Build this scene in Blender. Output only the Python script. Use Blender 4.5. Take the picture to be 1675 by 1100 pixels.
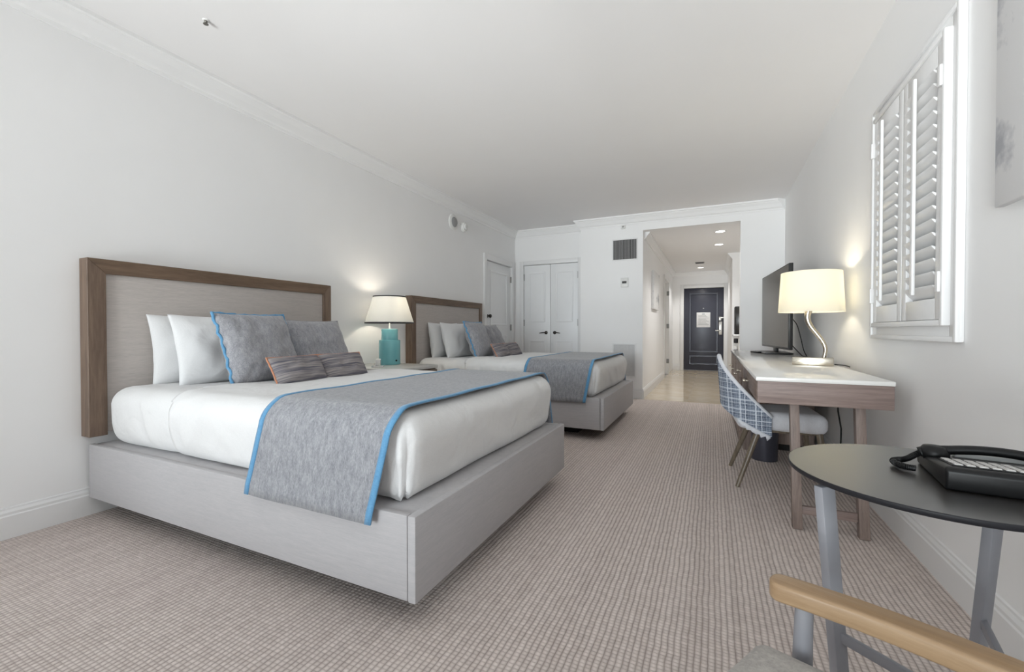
import bpy, bmesh, math, random
from mathutils import Vector, Matrix, noise

random.seed(7)
for o in list(bpy.data.objects):
    bpy.data.objects.remove(o, do_unlink=True)
scene = bpy.context.scene
COL = scene.collection
PI = math.pi

# ------------------------------------------------------------------ camera
cam_d = bpy.data.cameras.new('camera')
cam_d.sensor_fit = 'HORIZONTAL'
cam_d.sensor_width = 36.0
cam_d.lens = 705.0 / 1675.0 * 36.0
cam_d.clip_start = 0.02
cam_d.clip_end = 100
cam = bpy.data.objects.new('camera', cam_d)
COL.objects.link(cam)
cam.location = (0, 0, 1.0)
cam.rotation_euler = (math.radians(90 - 0.731), 0, math.radians(24.917))
scene.camera = cam

# ------------------------------------------------------------------ world
world = bpy.data.worlds.new('world')
scene.world = world
world.use_nodes = True
wb = world.node_tree.nodes['Background']
wb.inputs[0].default_value = (0.92, 0.96, 1.0, 1)
wb.inputs[1].default_value = 0.6

def area_light(name, loc, rot, sx, sy, power, color):
    d = bpy.data.lights.new(name, 'AREA')
    d.shape = 'RECTANGLE'
    d.size = sx
    d.size_y = sy
    d.energy = power
    d.color = color
    o = bpy.data.objects.new(name, d)
    COL.objects.link(o)
    o.location = loc
    o.rotation_euler = rot
    return o
# daylight coming in through the glazed balcony doors behind the camera: one far lamp
# at eye level, and two unseen low fill lamps added to brighten the ceiling
area_light('daylight_view', (-1.9, -10.0, 1.9), (math.radians(90), 0, 0), 4.0, 3.4, 760, (0.90, 0.95, 1.0))
area_light('low_fill_far', (-2.3, -8.0, -2.0), (math.radians(112), 0, 0), 4.0, 3.4, 900, (1.0, 0.99, 0.98))  # added fill from below, reaches the ceiling deep in the room
area_light('low_fill_near', (-2.3, -6.0, -0.3), (math.radians(120), 0, 0), 4.0, 2.4, 430, (1.0, 0.99, 0.98))  # added fill from below, closer to the glass

vs = scene.view_settings
scene.display_settings.display_device = 'sRGB'
vs.view_transform = 'Standard'
vs.look = 'None'
vs.exposure = 0.13
vs.gamma = 1.0
vs.use_curve_mapping = False
scene.cycles.max_bounces = 14
scene.cycles.diffuse_bounces = 8
scene.cycles.transparent_max_bounces = 12

# ------------------------------------------------------------------ materials
def lin(c):
    c = c / 255.0
    return c / 12.92 if c <= 0.04045 else ((c + 0.055) / 1.055) ** 2.4
def rgb(r, g, b):
    return (lin(r), lin(g), lin(b), 1.0)

class NT:
    """small helper around one material's node tree"""
    def __init__(s, name):
        s.m = bpy.data.materials.new(name)
        s.m.use_nodes = True
        s.t = s.m.node_tree
        s.b = s.t.nodes['Principled BSDF']
    def n(s, kind, **kw):
        x = s.t.nodes.new(kind)
        for k, v in kw.items():
            setattr(x, k, v)
        return x
    def l(s, a, b):
        s.t.links.new(a, b)
    def math(s, op, a, b=None, c=None):
        x = s.n('ShaderNodeMath', operation=op)
        for i, v in enumerate((a, b, c)):
            if v is None:
                continue
            if isinstance(v, (int, float)):
                x.inputs[i].default_value = v
            else:
                s.l(v, x.inputs[i])
        return x.outputs[0]
    def mix(s, fac, a, b):
        x = s.n('ShaderNodeMix', data_type='RGBA')
        for i, v in ((0, fac), (6, a), (7, b)):
            if isinstance(v, (int, float, tuple)):
                x.inputs[i].default_value = v
            else:
                s.l(v, x.inputs[i])
        return x.outputs[2]
    def coord(s, out='Object', scale=(1, 1, 1), rot=(0, 0, 0)):
        tc = s.n('ShaderNodeTexCoord')
        mp = s.n('ShaderNodeMapping')
        mp.inputs['Scale'].default_value = scale
        mp.inputs['Rotation'].default_value = rot
        s.l(tc.outputs[out], mp.inputs[0])
        return mp.outputs[0]
    def noise(s, vec, scale, detail=3, rough=0.5):
        x = s.n('ShaderNodeTexNoise')
        x.inputs['Scale'].default_value = scale
        x.inputs['Detail'].default_value = detail
        x.inputs['Roughness'].default_value = rough
        s.l(vec, x.inputs['Vector'])
        return x.outputs['Fac']
    def ramp(s, fac, p0, p1):
        x = s.n('ShaderNodeMapRange')
        x.inputs[1].default_value = p0
        x.inputs[2].default_value = p1
        s.l(fac, x.inputs[0])
        return x.outputs[0]
    def bump(s, h, strength, dist):
        x = s.n('ShaderNodeBump')
        x.inputs['Strength'].default_value = strength
        x.inputs['Distance'].default_value = dist
        s.l(h, x.inputs['Height'])
        s.l(x.outputs[0], s.b.inputs['Normal'])
    def base(s, c):
        if isinstance(c, tuple):
            s.b.inputs['Base Color'].default_value = c
        else:
            s.l(c, s.b.inputs['Base Color'])
    def set(s, rough=0.5, metal=0.0, spec=None, **kw):
        s.b.inputs['Roughness'].default_value = rough
        s.b.inputs['Metallic'].default_value = metal
        if spec is not None:
            s.b.inputs['Specular IOR Level'].default_value = spec
        for k, v in kw.items():
            s.b.inputs[k].default_value = v
        return s

def m_plain(name, col, rough=0.5, metal=0.0, spec=None, var=0.04, scale=30, bump=0.0, **kw):
    t = NT(name)
    v = t.coord()
    f = t.noise(v, scale, 4)
    dark = tuple(c * (1 - var) for c in col[:3]) + (1,)
    lite = tuple(min(1, c * (1 + var)) for c in col[:3]) + (1,)
    t.base(t.mix(t.ramp(f, 0.3, 0.7), dark, lite))
    if bump:
        t.bump(t.noise(v, scale * 6, 2), 0.4, bump)
    t.set(rough, metal, spec, **kw)
    return t.m

def m_wood(name, c0, c1, axis='x', rough=0.5, freq=18, bump=0.0006):
    """straight-grained wood; axis = direction of the grain in object space"""
    t = NT(name)
    sc = {'x': (1.2, freq, freq), 'y': (freq, 1.2, freq), 'z': (freq, freq, 1.2)}[axis]
    v = t.coord('Object', sc)
    a = t.noise(v, 2.2, 6, 0.62)
    v2 = t.coord('Object', tuple(q * 5 for q in sc))
    b = t.noise(v2, 2.0, 4, 0.7)
    h = t.math('ADD', t.math('MULTIPLY', a, 0.7), t.math('MULTIPLY', b, 0.3))
    t.base(t.mix(t.ramp(h, 0.36, 0.64), c0, c1))
    t.bump(h, 0.3, bump)
    t.set(rough)
    return t.m

def m_fabric(name, c0, c1, scale=220, rough=0.9, bump=0.0012, stretch=(1, 1, 1), sheen=0.2, lo=0.35, hi=0.65, blotch=0.0):
    t = NT(name)
    v = t.coord('Object', stretch)
    f = t.noise(v, scale, 5, 0.7)
    g = t.noise(v, scale * 0.22, 3, 0.6)
    h = t.math('ADD', t.math('MULTIPLY', f, 0.62), t.math('MULTIPLY', g, 0.38))
    t.base(t.mix(t.ramp(h, lo, hi), c0, c1))
    t.bump(h, 0.5, bump)
    t.set(rough, 0, 0.25)
    t.b.inputs['Sheen Weight'].default_value = sheen
    return t.m

MAT = {}
MAT['wall'] = m_plain('wall_paint', rgb(239, 239, 239), 0.62, var=0.008, scale=3, bump=0.0004)
MAT['ceiling'] = m_plain('ceiling_paint', rgb(238, 237, 237), 0.8, var=0.006, scale=2)
MAT['trim'] = m_plain('white_trim', rgb(230, 230, 230), 0.38, var=0.008, scale=5)
MAT['door_white'] = m_plain('white_door', rgb(236, 237, 238), 0.4, var=0.008, scale=5)
MAT['bed_fabric'] = m_fabric('bed_upholstery', rgb(168, 166, 168), rgb(180, 177, 178), 60, 0.62, 0.0004, (0.5, 0.5, 6.0), 0.1)
MAT['hb_fabric'] = m_fabric('headboard_upholstery', rgb(172, 166, 162), rgb(190, 183, 178), 60, 0.7, 0.0005, (0.4, 0.4, 6.0), 0.1)
MAT['walnut_y'] = m_wood('walnut_horizontal', rgb(88, 70, 55), rgb(120, 98, 79), 'y', 0.5)
MAT['walnut_z'] = m_wood('walnut_vertical', rgb(92, 74, 61), rgb(128, 108, 92), 'z', 0.5)
MAT['desk_x'] = m_wood('desk_wood_cross', rgb(116, 99, 94), rgb(152, 134, 127), 'x', 0.5, 26)
MAT['desk_y'] = m_wood('desk_wood_long', rgb(108, 91, 82), rgb(142, 124, 114), 'y', 0.5, 26)
MAT['desk_z'] = m_wood('desk_wood_upright', rgb(112, 97, 90), rgb(146, 130, 122), 'z', 0.5, 26)
MAT['arm_wood'] = m_wood('chair_arm_wood', rgb(150, 122, 92), rgb(172, 145, 114), 'x', 0.34, 30, 0.0002)
MAT['leg_wood'] = m_wood('chair_leg_wood', rgb(84, 74, 62), rgb(122, 110, 94), 'z', 0.32, 30)
MAT['stone'] = m_plain('white_quartz', rgb(232, 231, 228), 0.12, var=0.01, scale=40)
MAT['grey_stone'] = m_plain('pale_grey_top', rgb(196, 196, 193), 0.2, var=0.03, scale=40)
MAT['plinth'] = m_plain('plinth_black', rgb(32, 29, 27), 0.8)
def cotton(name, c0, c1, wr=0.5):
    """white bed linen: fine weave plus soft creases as relief"""
    t = NT(name)
    v = t.coord('Object')
    f = t.noise(v, 300, 4, 0.6)
    t.base(t.mix(t.ramp(f, 0.35, 0.65), c0, c1))
    w = t.n('ShaderNodeTexNoise')
    w.inputs['Scale'].default_value = 6.0; w.inputs['Detail'].default_value = 3; w.inputs['Roughness'].default_value = 0.45
    w.inputs['Distortion'].default_value = 0.6
    t.l(v, w.inputs['Vector'])
    t.bump(t.math('ADD', w.outputs['Fac'], t.math('MULTIPLY', f, 0.01)), wr, 0.03)
    t.set(0.85, 0, 0.25)
    t.b.inputs['Sheen Weight'].default_value = 0.2
    return t.m
MAT['sheet'] = cotton('white_cotton', rgb(219, 219, 219), rgb(225, 225, 225), 0.55)
MAT['pillow'] = cotton('pillow_cotton', rgb(219, 220, 221), rgb(226, 227, 228), 0.4)
MAT['throw'] = m_fabric('grey_tweed', rgb(112, 114, 121), rgb(166, 167, 171), 190, 0.92, 0.0016, (1.7, 1.2, 0.5), 0.3, 0.36, 0.64)
MAT['sham'] = m_fabric('grey_sham', rgb(122, 123, 129), rgb(172, 172, 176), 190, 0.92, 0.0016, (1, 1.5, 0.7), 0.3, 0.36, 0.64)
MAT['blue'] = m_fabric('blue_binding', rgb(84, 136, 176), rgb(104, 158, 196), 240, 0.75, 0.0004)
MAT['orange'] = m_fabric('orange_piping', rgb(178, 120, 92), rgb(200, 142, 112), 240, 0.8, 0.0004)
MAT['shade_edge'] = m_plain('black_shade_trim', rgb(26, 26, 30), 0.6)
MAT['turq'] = m_plain('turquoise_glaze', rgb(112, 176, 184), 0.22, var=0.05, scale=12)
MAT['black'] = m_plain('black_plastic', rgb(14, 14, 15), 0.42, var=0.1, spec=0.3)
MAT['black_matte'] = m_plain('black_rubber', rgb(18, 18, 19), 0.6, var=0.1)
MAT['phone_grey'] = m_plain('phone_plate', rgb(158, 158, 156), 0.32, 0.2)
MAT['key'] = m_plain('phone_keys', rgb(186, 184, 182), 0.45)
MAT['chrome'] = m_plain('brushed_nickel', rgb(190, 182, 168), 0.26, 1.0, var=0.03)
MAT['steel'] = m_plain('satin_steel', rgb(206, 204, 200), 0.3, 1.0, var=0.03)
MAT['bronze'] = m_plain('dark_bronze', rgb(66, 62, 58), 0.3, 0.9)
MAT['hinge'] = m_plain('hinge_steel', rgb(140, 140, 138), 0.35, 0.9)
MAT['grey_metal'] = m_plain('grey_painted_metal', rgb(150, 151, 157), 0.42, 0.1, var=0.02)
MAT['table_top'] = m_plain('black_laminate', rgb(36, 33, 31), 0.30, var=0.06, scale=60, spec=0.8, **{'Coat Weight': 0.45, 'Coat Roughness': 0.27, 'Coat IOR': 1.8})
MAT['table_edge'] = m_plain('black_edge', rgb(30, 30, 34), 0.55, spec=0.3)
MAT['seat_grey'] = m_fabric('oatmeal_fabric', rgb(150, 146, 142), rgb(182, 178, 172), 160, 0.95, 0.0015)
MAT['seat_pale'] = m_fabric('pale_seat_fabric', rgb(196, 196, 200), rgb(210, 210, 214), 160, 0.85, 0.0006)
MAT['piping_pale'] = m_fabric('pale_piping', rgb(198, 200, 206), rgb(214, 216, 222), 200, 0.8, 0.0004)
MAT['tv_body'] = m_plain('tv_plastic', rgb(34, 34, 35), 0.35)
MAT['tv_screen'] = m_plain('tv_screen', rgb(40, 39, 36), 0.2, spec=0.5, var=0.02)
MAT['bin'] = m_plain('charcoal_bin', rgb(78, 78, 88), 0.3, 0.5)
MAT['navy'] = m_plain('dark_door_paint', rgb(58, 60, 72), 0.3, var=0.05, scale=6)
MAT['plastic_white'] = m_plain('white_plastic', rgb(226, 226, 224), 0.4)
MAT['grille'] = m_plain('grille_grey', rgb(150, 150, 150), 0.5)
MAT['pale_grille'] = m_plain('pale_grille', rgb(206, 206, 206), 0.5)
MAT['duct'] = m_plain('duct_dark', rgb(70, 70, 70), 0.8)
MAT['brass'] = m_plain('sprinkler_metal', rgb(120, 118, 112), 0.4, 0.8)
MAT['canvas'] = m_plain('art_canvas', rgb(222, 222, 222), 0.8)
MAT['shadow_gap'] = m_plain('dark_gap', rgb(48, 46, 46), 0.8)
MAT['louver'] = m_plain('shutter_paint', rgb(229, 229, 229), 0.3, var=0.006)
MAT['porcelain'] = m_plain('porcelain_white', rgb(238, 238, 236), 0.2)

def carpet_mat():
    t = NT('loop_carpet')
    tc = t.n('ShaderNodeTexCoord')
    sep = t.n('ShaderNodeSeparateXYZ')
    # slight waviness of the loops
    nz = t.n('ShaderNodeTexNoise'); nz.inputs['Scale'].default_value = 9; nz.inputs['Detail'].default_value = 3
    t.l(tc.outputs['Object'], nz.inputs['Vector'])
    sub = t.n('ShaderNodeVectorMath', operation='MULTIPLY_ADD')
    t.l(nz.outputs['Color'], sub.inputs[0])
    sub.inputs[1].default_value = (0.012, 0.012, 0)
    t.l(tc.outputs['Object'], sub.inputs[2])
    t.l(sub.outputs[0], sep.inputs[0])
    x = t.math('DIVIDE', sep.outputs[0], 0.0195)
    y = t.math('DIVIDE', sep.outputs[1], 0.0150)
    sx = t.math('ABSOLUTE', t.math('SINE', t.math('MULTIPLY', x, PI)))
    sy = t.math('ABSOLUTE', t.math('SINE', t.math('MULTIPLY', y, PI)))
    sx = t.math('POWER', sx, 0.55)
    sy = t.math('POWER', sy, 0.5)
    fx = t.math('FLOOR', x)
    fy = t.math('FLOOR', y)
    comb = t.n('ShaderNodeCombineXYZ')
    t.l(fx, comb.inputs[0]); t.l(fy, comb.inputs[1])
    wn = t.n('ShaderNodeTexWhiteNoise', noise_dimensions='2D')
    t.l(comb.outputs[0], wn.inputs['Vector'])
    wc = t.n('ShaderNodeTexWhiteNoise', noise_dimensions='1D')
    t.l(fx, wc.inputs['W'])
    loop = t.math('MULTIPLY', sx, t.math('MULTIPLY_ADD', sy, 0.5, 0.5))
    grain = t.noise(t.coord('Object'), 420, 3, 0.7)
    big = t.noise(t.coord('Object'), 1.3, 3, 0.6)
    f = t.math('MULTIPLY', loop, 0.62)
    f = t.math('ADD', f, t.math('MULTIPLY', wn.outputs['Value'], 0.15))
    f = t.math('ADD', f, t.math('MULTIPLY', wc.outputs['Value'], 0.10))
    f = t.math('ADD', f, t.math('MULTIPLY', grain, 0.20))
    f = t.math('ADD', f, t.math('MULTIPLY', big, 0.08))
    t.base(t.mix(t.ramp(f, 0.18, 0.98), rgb(148, 135, 129), rgb(222, 211, 205)))
    t.bump(loop, 0.75, 0.004)
    t.set(0.95, 0, 0.15)
    return t.m
MAT['carpet'] = carpet_mat()

def tile_mat():
    t = NT('polished_marble')
    v = t.coord('Object')
    a = t.noise(v, 2.4, 6, 0.6)
    b = t.noise(v, 9, 6, 0.7)
    h = t.math('ADD', t.math('MULTIPLY', a, 0.7), t.math('MULTIPLY', b, 0.3))
    t.base(t.mix(t.ramp(h, 0.35, 0.65), rgb(196, 180, 154), rgb(216, 204, 184)))
    t.set(0.07, 0, 0.6)
    return t.m
MAT['tile'] = tile_mat()

def plaid_mat():
    t = NT('blue_plaid')
    uv = t.n('ShaderNodeUVMap')
    sep = t.n('ShaderNodeSeparateXYZ')
    nz = t.n('ShaderNodeTexNoise'); nz.inputs['Scale'].default_value = 40; nz.inputs['Detail'].default_value = 4
    t.l(uv.outputs[0], nz.inputs['Vector'])
    ma = t.n('ShaderNodeVectorMath', operation='MULTIPLY_ADD')
    t.l(nz.outputs['Color'], ma.inputs[0]); ma.inputs[1].default_value = (0.01, 0.01, 0)
    t.l(uv.outputs[0], ma.inputs[2]); t.l(ma.outputs[0], sep.inputs[0])
    def lines(c, per, width, ph):
        q = t.math('FRACT', t.math('ADD', t.math('DIVIDE', c, per), ph))
        return t.math('LESS_THAN', q, width)
    U, V = sep.outputs[0], sep.outputs[1]
    w = None
    for c, per, wd, ph in ((U, 0.105, 0.10, 0.1), (U, 0.105, 0.06, 0.42), (V, 0.085, 0.11, 0.2), (V, 0.085, 0.06, 0.55), (U, 0.0165, 0.2, 0), (V, 0.0165, 0.2, 0)):
        k = t.math('MULTIPLY', lines(c, per, wd, ph), 0.75 if per > 0.05 else 0.28)
        w = k if w is None else t.math('ADD', w, k)
    d = None
    for c, per, wd, ph in ((U, 0.105, 0.34, 0.62), (V, 0.085, 0.34, 0.75)):
        k = t.math('MULTIPLY', lines(c, per, wd, ph), 0.4)
        d = k if d is None else t.math('ADD', d, k)
    g = t.noise(t.coord('UV'), 260, 3, 0.7)
    c = t.mix(t.math('MINIMUM', d, 1.0), rgb(112, 122, 138), rgb(60, 70, 90))
    c = t.mix(t.math('MULTIPLY', t.math('MINIMUM', w, 1.0), t.math('MULTIPLY_ADD', g, 0.9, 0.4)), c, rgb(214, 220, 228))
    t.base(c)
    t.bump(g, 0.5, 0.001)
    t.set(0.85, 0, 0.2)
    return t.m
MAT['plaid'] = plaid_mat()

def stripe_mat():
    t = NT('striped_lumbar')
    v = t.coord('Object', (3, 3, 90))
    a = t.noise(v, 1.0, 2, 0.5)
    v2 = t.coord('Object', (10, 10, 260))
    b = t.noise(v2, 1.0, 3, 0.6)
    h = t.math('ADD', t.math('MULTIPLY', a, 0.7), t.math('MULTIPLY', b, 0.3))
    c = t.mix(t.ramp(h, 0.36, 0.6), rgb(84, 84, 98), rgb(158, 152, 150))
    t.base(c)
    t.bump(b, 0.5, 0.001)
    t.set(0.9, 0, 0.2)
    return t.m
MAT['stripe'] = stripe_mat()

def shade_mat(name, col, trans=0.5):
    m = bpy.data.materials.new(name)
    m.use_nodes = True
    t = m.node_tree
    t.nodes.remove(t.nodes['Principled BSDF'])
    out = t.nodes['Material Output']
    d = t.nodes.new('ShaderNodeBsdfDiffuse'); d.inputs[0].default_value = col
    tr = t.nodes.new('ShaderNodeBsdfTranslucent'); tr.inputs[0].default_value = col
    mx = t.nodes.new('ShaderNodeMixShader'); mx.inputs[0].default_value = trans
    tc = t.nodes.new('ShaderNodeTexCoord')
    nz = t.nodes.new('ShaderNodeTexNoise'); nz.inputs['Scale'].default_value = 250
    bp = t.nodes.new('ShaderNodeBump'); bp.inputs['Strength'].default_value = 0.1; bp.inputs['Distance'].default_value = 0.001
    t.links.new(tc.outputs['Object'], nz.inputs['Vector'])
    t.links.new(nz.outputs['Fac'], bp.inputs['Height'])
    t.links.new(bp.outputs[0], d.inputs['Normal'])
    t.links.new(d.outputs[0], mx.inputs[1]); t.links.new(tr.outputs[0], mx.inputs[2])
    t.links.new(mx.outputs[0], out.inputs[0])
    return m
MAT['shade'] = shade_mat('lamp_shade_linen', (0.86, 0.85, 0.82, 1), 0.45)
MAT['shade_cream'] = shade_mat('lamp_shade_cream', (0.90, 0.88, 0.81, 1), 0.5)

def glass_mat():
    m = bpy.data.materials.new('window_glass')
    m.use_nodes = True
    t = m.node_tree
    t.nodes.remove(t.nodes['Principled BSDF'])
    out = t.nodes['Material Output']
    a = t.nodes.new('ShaderNodeBsdfTransparent'); a.inputs[0].default_value = (0.96, 0.98, 0.98, 1)
    g = t.nodes.new('ShaderNodeBsdfGlossy'); g.inputs['Roughness'].default_value = 0.02
    fr = t.nodes.new('ShaderNodeFresnel'); fr.inputs[0].default_value = 1.45
    mx = t.nodes.new('ShaderNodeMixShader')
    t.links.new(fr.outputs[0], mx.inputs[0])
    t.links.new(a.outputs[0], mx.inputs[1]); t.links.new(g.outputs[0], mx.inputs[2])
    t.links.new(mx.outputs[0], out.inputs[0])
    return m
MAT['glass'] = glass_mat()

def acrylic_mat():
    t = NT('clear_acrylic')
    t.base((0.95, 0.96, 0.97, 1))
    t.set(0.08, 0, **{'Transmission Weight': 0.7, 'IOR': 1.3})
    return t.m
MAT['acrylic'] = acrylic_mat()

def emit_mat(name, col, s):
    t = NT(name)
    t.base((0.9, 0.9, 0.9, 1))
    t.b.inputs['Emission Color'].default_value = col
    t.b.inputs['Emission Strength'].default_value = s
    return t.m
MAT['bulb'] = emit_mat('lit_bulb', (1.0, 0.9, 0.74, 1), 8)
MAT['downlight'] = emit_mat('lit_downlight', (1.0, 0.95, 0.85, 1), 7)

def art_mat(name, c_bg, c_a, seed, scale):
    t = NT(name)
    v = t.coord('Object')
    mp = t.n('ShaderNodeVectorMath', operation='ADD'); t.l(v, mp.inputs[0]); mp.inputs[1].default_value = (seed, seed * 2, seed * 3)
    a = t.noise(mp.outputs[0], scale, 5, 0.6)
    t.base(t.mix(t.ramp(a, 0.56, 0.66), c_bg, c_a))
    t.set(0.8)
    return t.m
MAT['art_a'] = art_mat('pale_print', rgb(224, 224, 225), rgb(176, 178, 184), 3.1, 4.0)
MAT['art_b'] = art_mat('grey_print', rgb(222, 222, 222), rgb(120, 122, 128), 7.7, 3.2)

# ------------------------------------------------------------------ mesh helpers
def bm_box(bm, x0, x1, y0, y1, z0, z1, bev=0.0, seg=2):
    t = bmesh.new()
    bmesh.ops.create_cube(t, size=1.0)
    sx, sy, sz = x1 - x0, y1 - y0, z1 - z0
    for v in t.verts:
        v.co = Vector(((v.co.x + .5) * sx + x0, (v.co.y + .5) * sy + y0, (v.co.z + .5) * sz + z0))
    if bev > 0:
        bmesh.ops.bevel(t, geom=list(t.edges), offset=min(bev, 0.49 * min(abs(sx), abs(sy), abs(sz))), segments=seg, affect='EDGES', profile=0.5)
    merge(bm, t)
def merge(bm, t, mat=None):
    if mat is not None:
        bmesh.ops.transform(t, matrix=mat, verts=t.verts)
    me = bpy.data.meshes.new('tmp')
    t.to_mesh(me)
    bm.from_mesh(me)
    bpy.data.meshes.remove(me)
    t.free()
def bm_lathe(bm, prof, seg=32, cx=0, cy=0, sx=1.0, sy=1.0, close=False):
    """revolve (r, z) points around the z axis; r = 0 closes a pole"""
    rings = []
    for r, z in prof:
        if r <= 1e-6:
            rings.append([bm.verts.new((cx, cy, z))])
        else:
            rings.append([bm.verts.new((cx + r * sx * math.cos(2 * PI * k / seg), cy + r * sy * math.sin(2 * PI * k / seg), z)) for k in range(seg)])
    pairs = list(zip(rings, rings[1:]))
    if close:
        pairs.append((rings[-1], rings[0]))
    for a, b in pairs:
        for k in range(seg):
            k2 = (k + 1) % seg
            if len(a) == 1 and len(b) == 1:
                continue
            if len(a) == 1:
                bm.faces.new((a[0], b[k2], b[k]))
            elif len(b) == 1:
                bm.faces.new((a[k], a[k2], b[0]))
            else:
                bm.faces.new((a[k], a[k2], b[k2], b[k]))
def bm_tube(bm, pts, r, seg=8, closed=False):
    """tube along points; r a number or a list"""
    pts = [Vector(p) for p in pts]
    n = len(pts)
    rr = r if isinstance(r, (list, tuple)) else [r] * n
    rings = []
    up = None
    for i, p in enumerate(pts):
        if closed:
            d = pts[(i + 1) % n] - pts[i - 1]
        else:
            d = pts[min(i + 1, n - 1)] - pts[max(i - 1, 0)]
        d.normalize()
        if up is None:
            a = Vector((0, 0, 1)) if abs(d.z) < 0.9 else Vector((1, 0, 0))
            up = d.cross(a).normalized()
        up = (up - d * up.dot(d))
        if up.length < 1e-6:
            up = d.orthogonal()
        up.normalize()
        s = d.cross(up)
        rings.append([bm.verts.new(p + (up * math.cos(2 * PI * k / seg) + s * math.sin(2 * PI * k / seg)) * rr[i]) for k in range(seg)])
    for i in range(n if closed else n - 1):
        a, b = rings[i], rings[(i + 1) % n]
        for k in range(seg):
            k2 = (k + 1) % seg
            bm.faces.new((a[k], a[k2], b[k2], b[k]))
    if not closed:
        bm.faces.new(list(reversed(rings[0])))
        bm.faces.new(rings[-1])
def bm_prism(bm, poly, axis, a0, a1):
    """extrude a 2-D polygon along an axis; poly is in the other two coordinates"""
    def mk(p, a):
        if axis == 'x':
            return (a, p[0], p[1])
        if axis == 'y':
            return (p[0], a, p[1])
        return (p[0], p[1], a)
    A = [bm.verts.new(mk(p, a0)) for p in poly]
    B = [bm.verts.new(mk(p, a1)) for p in poly]
    n = len(poly)
    for k in range(n):
        k2 = (k + 1) % n
        bm.faces.new((A[k], A[k2], B[k2], B[k]))
    bm.faces.new(list(reversed(A)))
    bm.faces.new(B)
def bm_bar(bm, p0, p1, w, t, side, bev=0.002, w1=None, t1=None):
    """tapering rectangular bar from p0 to p1; side = direction of its width"""
    p0, p1 = Vector(p0), Vector(p1)
    d = (p1 - p0).normalized()
    s = Vector(side); s = (s - d * s.dot(d)).normalized()
    u = d.cross(s)
    w1 = w if w1 is None else w1
    t1 = t if t1 is None else t1
    tmp = bmesh.new()
    A = [tmp.verts.new(p0 + s * a * w / 2 + u * b * t / 2) for a, b in ((-1, -1), (1, -1), (1, 1), (-1, 1))]
    B = [tmp.verts.new(p1 + s * a * w1 / 2 + u * b * t1 / 2) for a, b in ((-1, -1), (1, -1), (1, 1), (-1, 1))]
    for k in range(4):
        k2 = (k + 1) % 4
        tmp.faces.new((A[k], A[k2], B[k2], B[k]))
    tmp.faces.new(list(reversed(A))); tmp.faces.new(B)
    if bev:
        bmesh.ops.bevel(tmp, geom=list(tmp.edges), offset=bev, segments=2, affect='EDGES', profile=0.5)
    merge(bm, tmp)
def bm_rbox(bm, x0, x1, y0, y1, z0, z1, r, step, disp=None, rz=None):
    """rounded box with a regular grid on its faces (for soft things)"""
    hx, hy, hz = (x1 - x0) / 2, (y1 - y0) / 2, (z1 - z0) / 2
    c = Vector(((x0 + x1) / 2, (y0 + y1) / 2, (z0 + z1) / 2))
    nx, ny, nz = max(2, int(2 * hx / step)), max(2, int(2 * hy / step)), max(2, int(2 * hz / step))
    vd = {}
    def vert(i, j, k):
        key = (i, j, k)
        if key in vd:
            return vd[key]
        p = Vector((-hx + 2 * hx * i / nx, -hy + 2 * hy * j / ny, -hz + 2 * hz * k / nz))
        q = Vector((max(-hx + r, min(hx - r, p.x)), max(-hy + r, min(hy - r, p.y)), max(-hz + r, min(hz - r, p.z))))
        d = p - q
        nrm = d.normalized() if d.length > 1e-9 else Vector((0, 0, 1))
        w = q + nrm * min(r, d.length if d.length < r else r)
        w = w + c
        if disp:
            w = disp(w, nrm)
        vd[key] = bm.verts.new(w)
        return vd[key]
    def quad(a, b, cc, d):
        bm.faces.new((vert(*a), vert(*b), vert(*cc), vert(*d)))
    for i in range(nx):
        for j in range(ny):
            quad((i, j, nz), (i + 1, j, nz), (i + 1, j + 1, nz), (i, j + 1, nz))
            quad((i, j, 0), (i, j + 1, 0), (i + 1, j + 1, 0), (i + 1, j, 0))
    for i in range(nx):
        for k in range(nz):
            quad((i, 0, k), (i + 1, 0, k), (i + 1, 0, k + 1), (i, 0, k + 1))
            quad((i, ny, k), (i, ny, k + 1), (i + 1, ny, k + 1), (i + 1, ny, k))
    for j in range(ny):
        for k in range(nz):
            quad((0, j, k), (0, j, k + 1), (0, j + 1, k + 1), (0, j + 1, k))
            quad((nx, j, k), (nx, j + 1, k), (nx, j + 1, k + 1), (nx, j, k + 1))

def obj(name, bm, mat, parent=None, smooth=False, loc=None, rot=None, angle=40):
    me = bpy.data.meshes.new(name)
    bmesh.ops.recalc_face_normals(bm, faces=bm.faces)
    if smooth:
        for f in bm.faces:
            f.smooth = True
        if angle < 180:
            for e in bm.edges:
                if len(e.link_faces) == 2 and e.calc_face_angle(0) > math.radians(angle):
                    e.smooth = False
    bm.to_mesh(me)
    bm.free()
    me.materials.append(MAT[mat] if isinstance(mat, str) else mat)
    o = bpy.data.objects.new(name, me)
    COL.objects.link(o)
    if parent is not None:
        o.parent = parent
    if loc is not None:
        o.location = loc
    if rot is not None:
        o.rotation_euler = rot
    return o
def box(name, dims, mat, parent=None, bev=0.0, seg=2):
    bm = bmesh.new()
    bm_box(bm, *dims, bev=bev, seg=seg)
    return obj(name, bm, mat, parent, smooth=bev > 0, angle=35)
def empty(name, loc=(0, 0, 0), rotz=0):
    o = bpy.data.objects.new(name, None)
    o.empty_display_size = 0.1
    COL.objects.link(o)
    o.location = loc
    o.rotation_euler = (0, 0, rotz)
    return o
def tag(o, label, cat, group=None):
    o['label'] = label
    o['category'] = cat
    if group:
        o['group'] = group
    return o
def struct(o, label, cat):
    o['kind'] = 'structure'
    o['label'] = label
    o['category'] = cat
    return o
def copy_tree(o, parent=None):
    c = o.copy()
    COL.objects.link(c)
    c.parent = parent
    for ch in list(o.children):
        copy_tree(ch, c)
    return c

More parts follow.
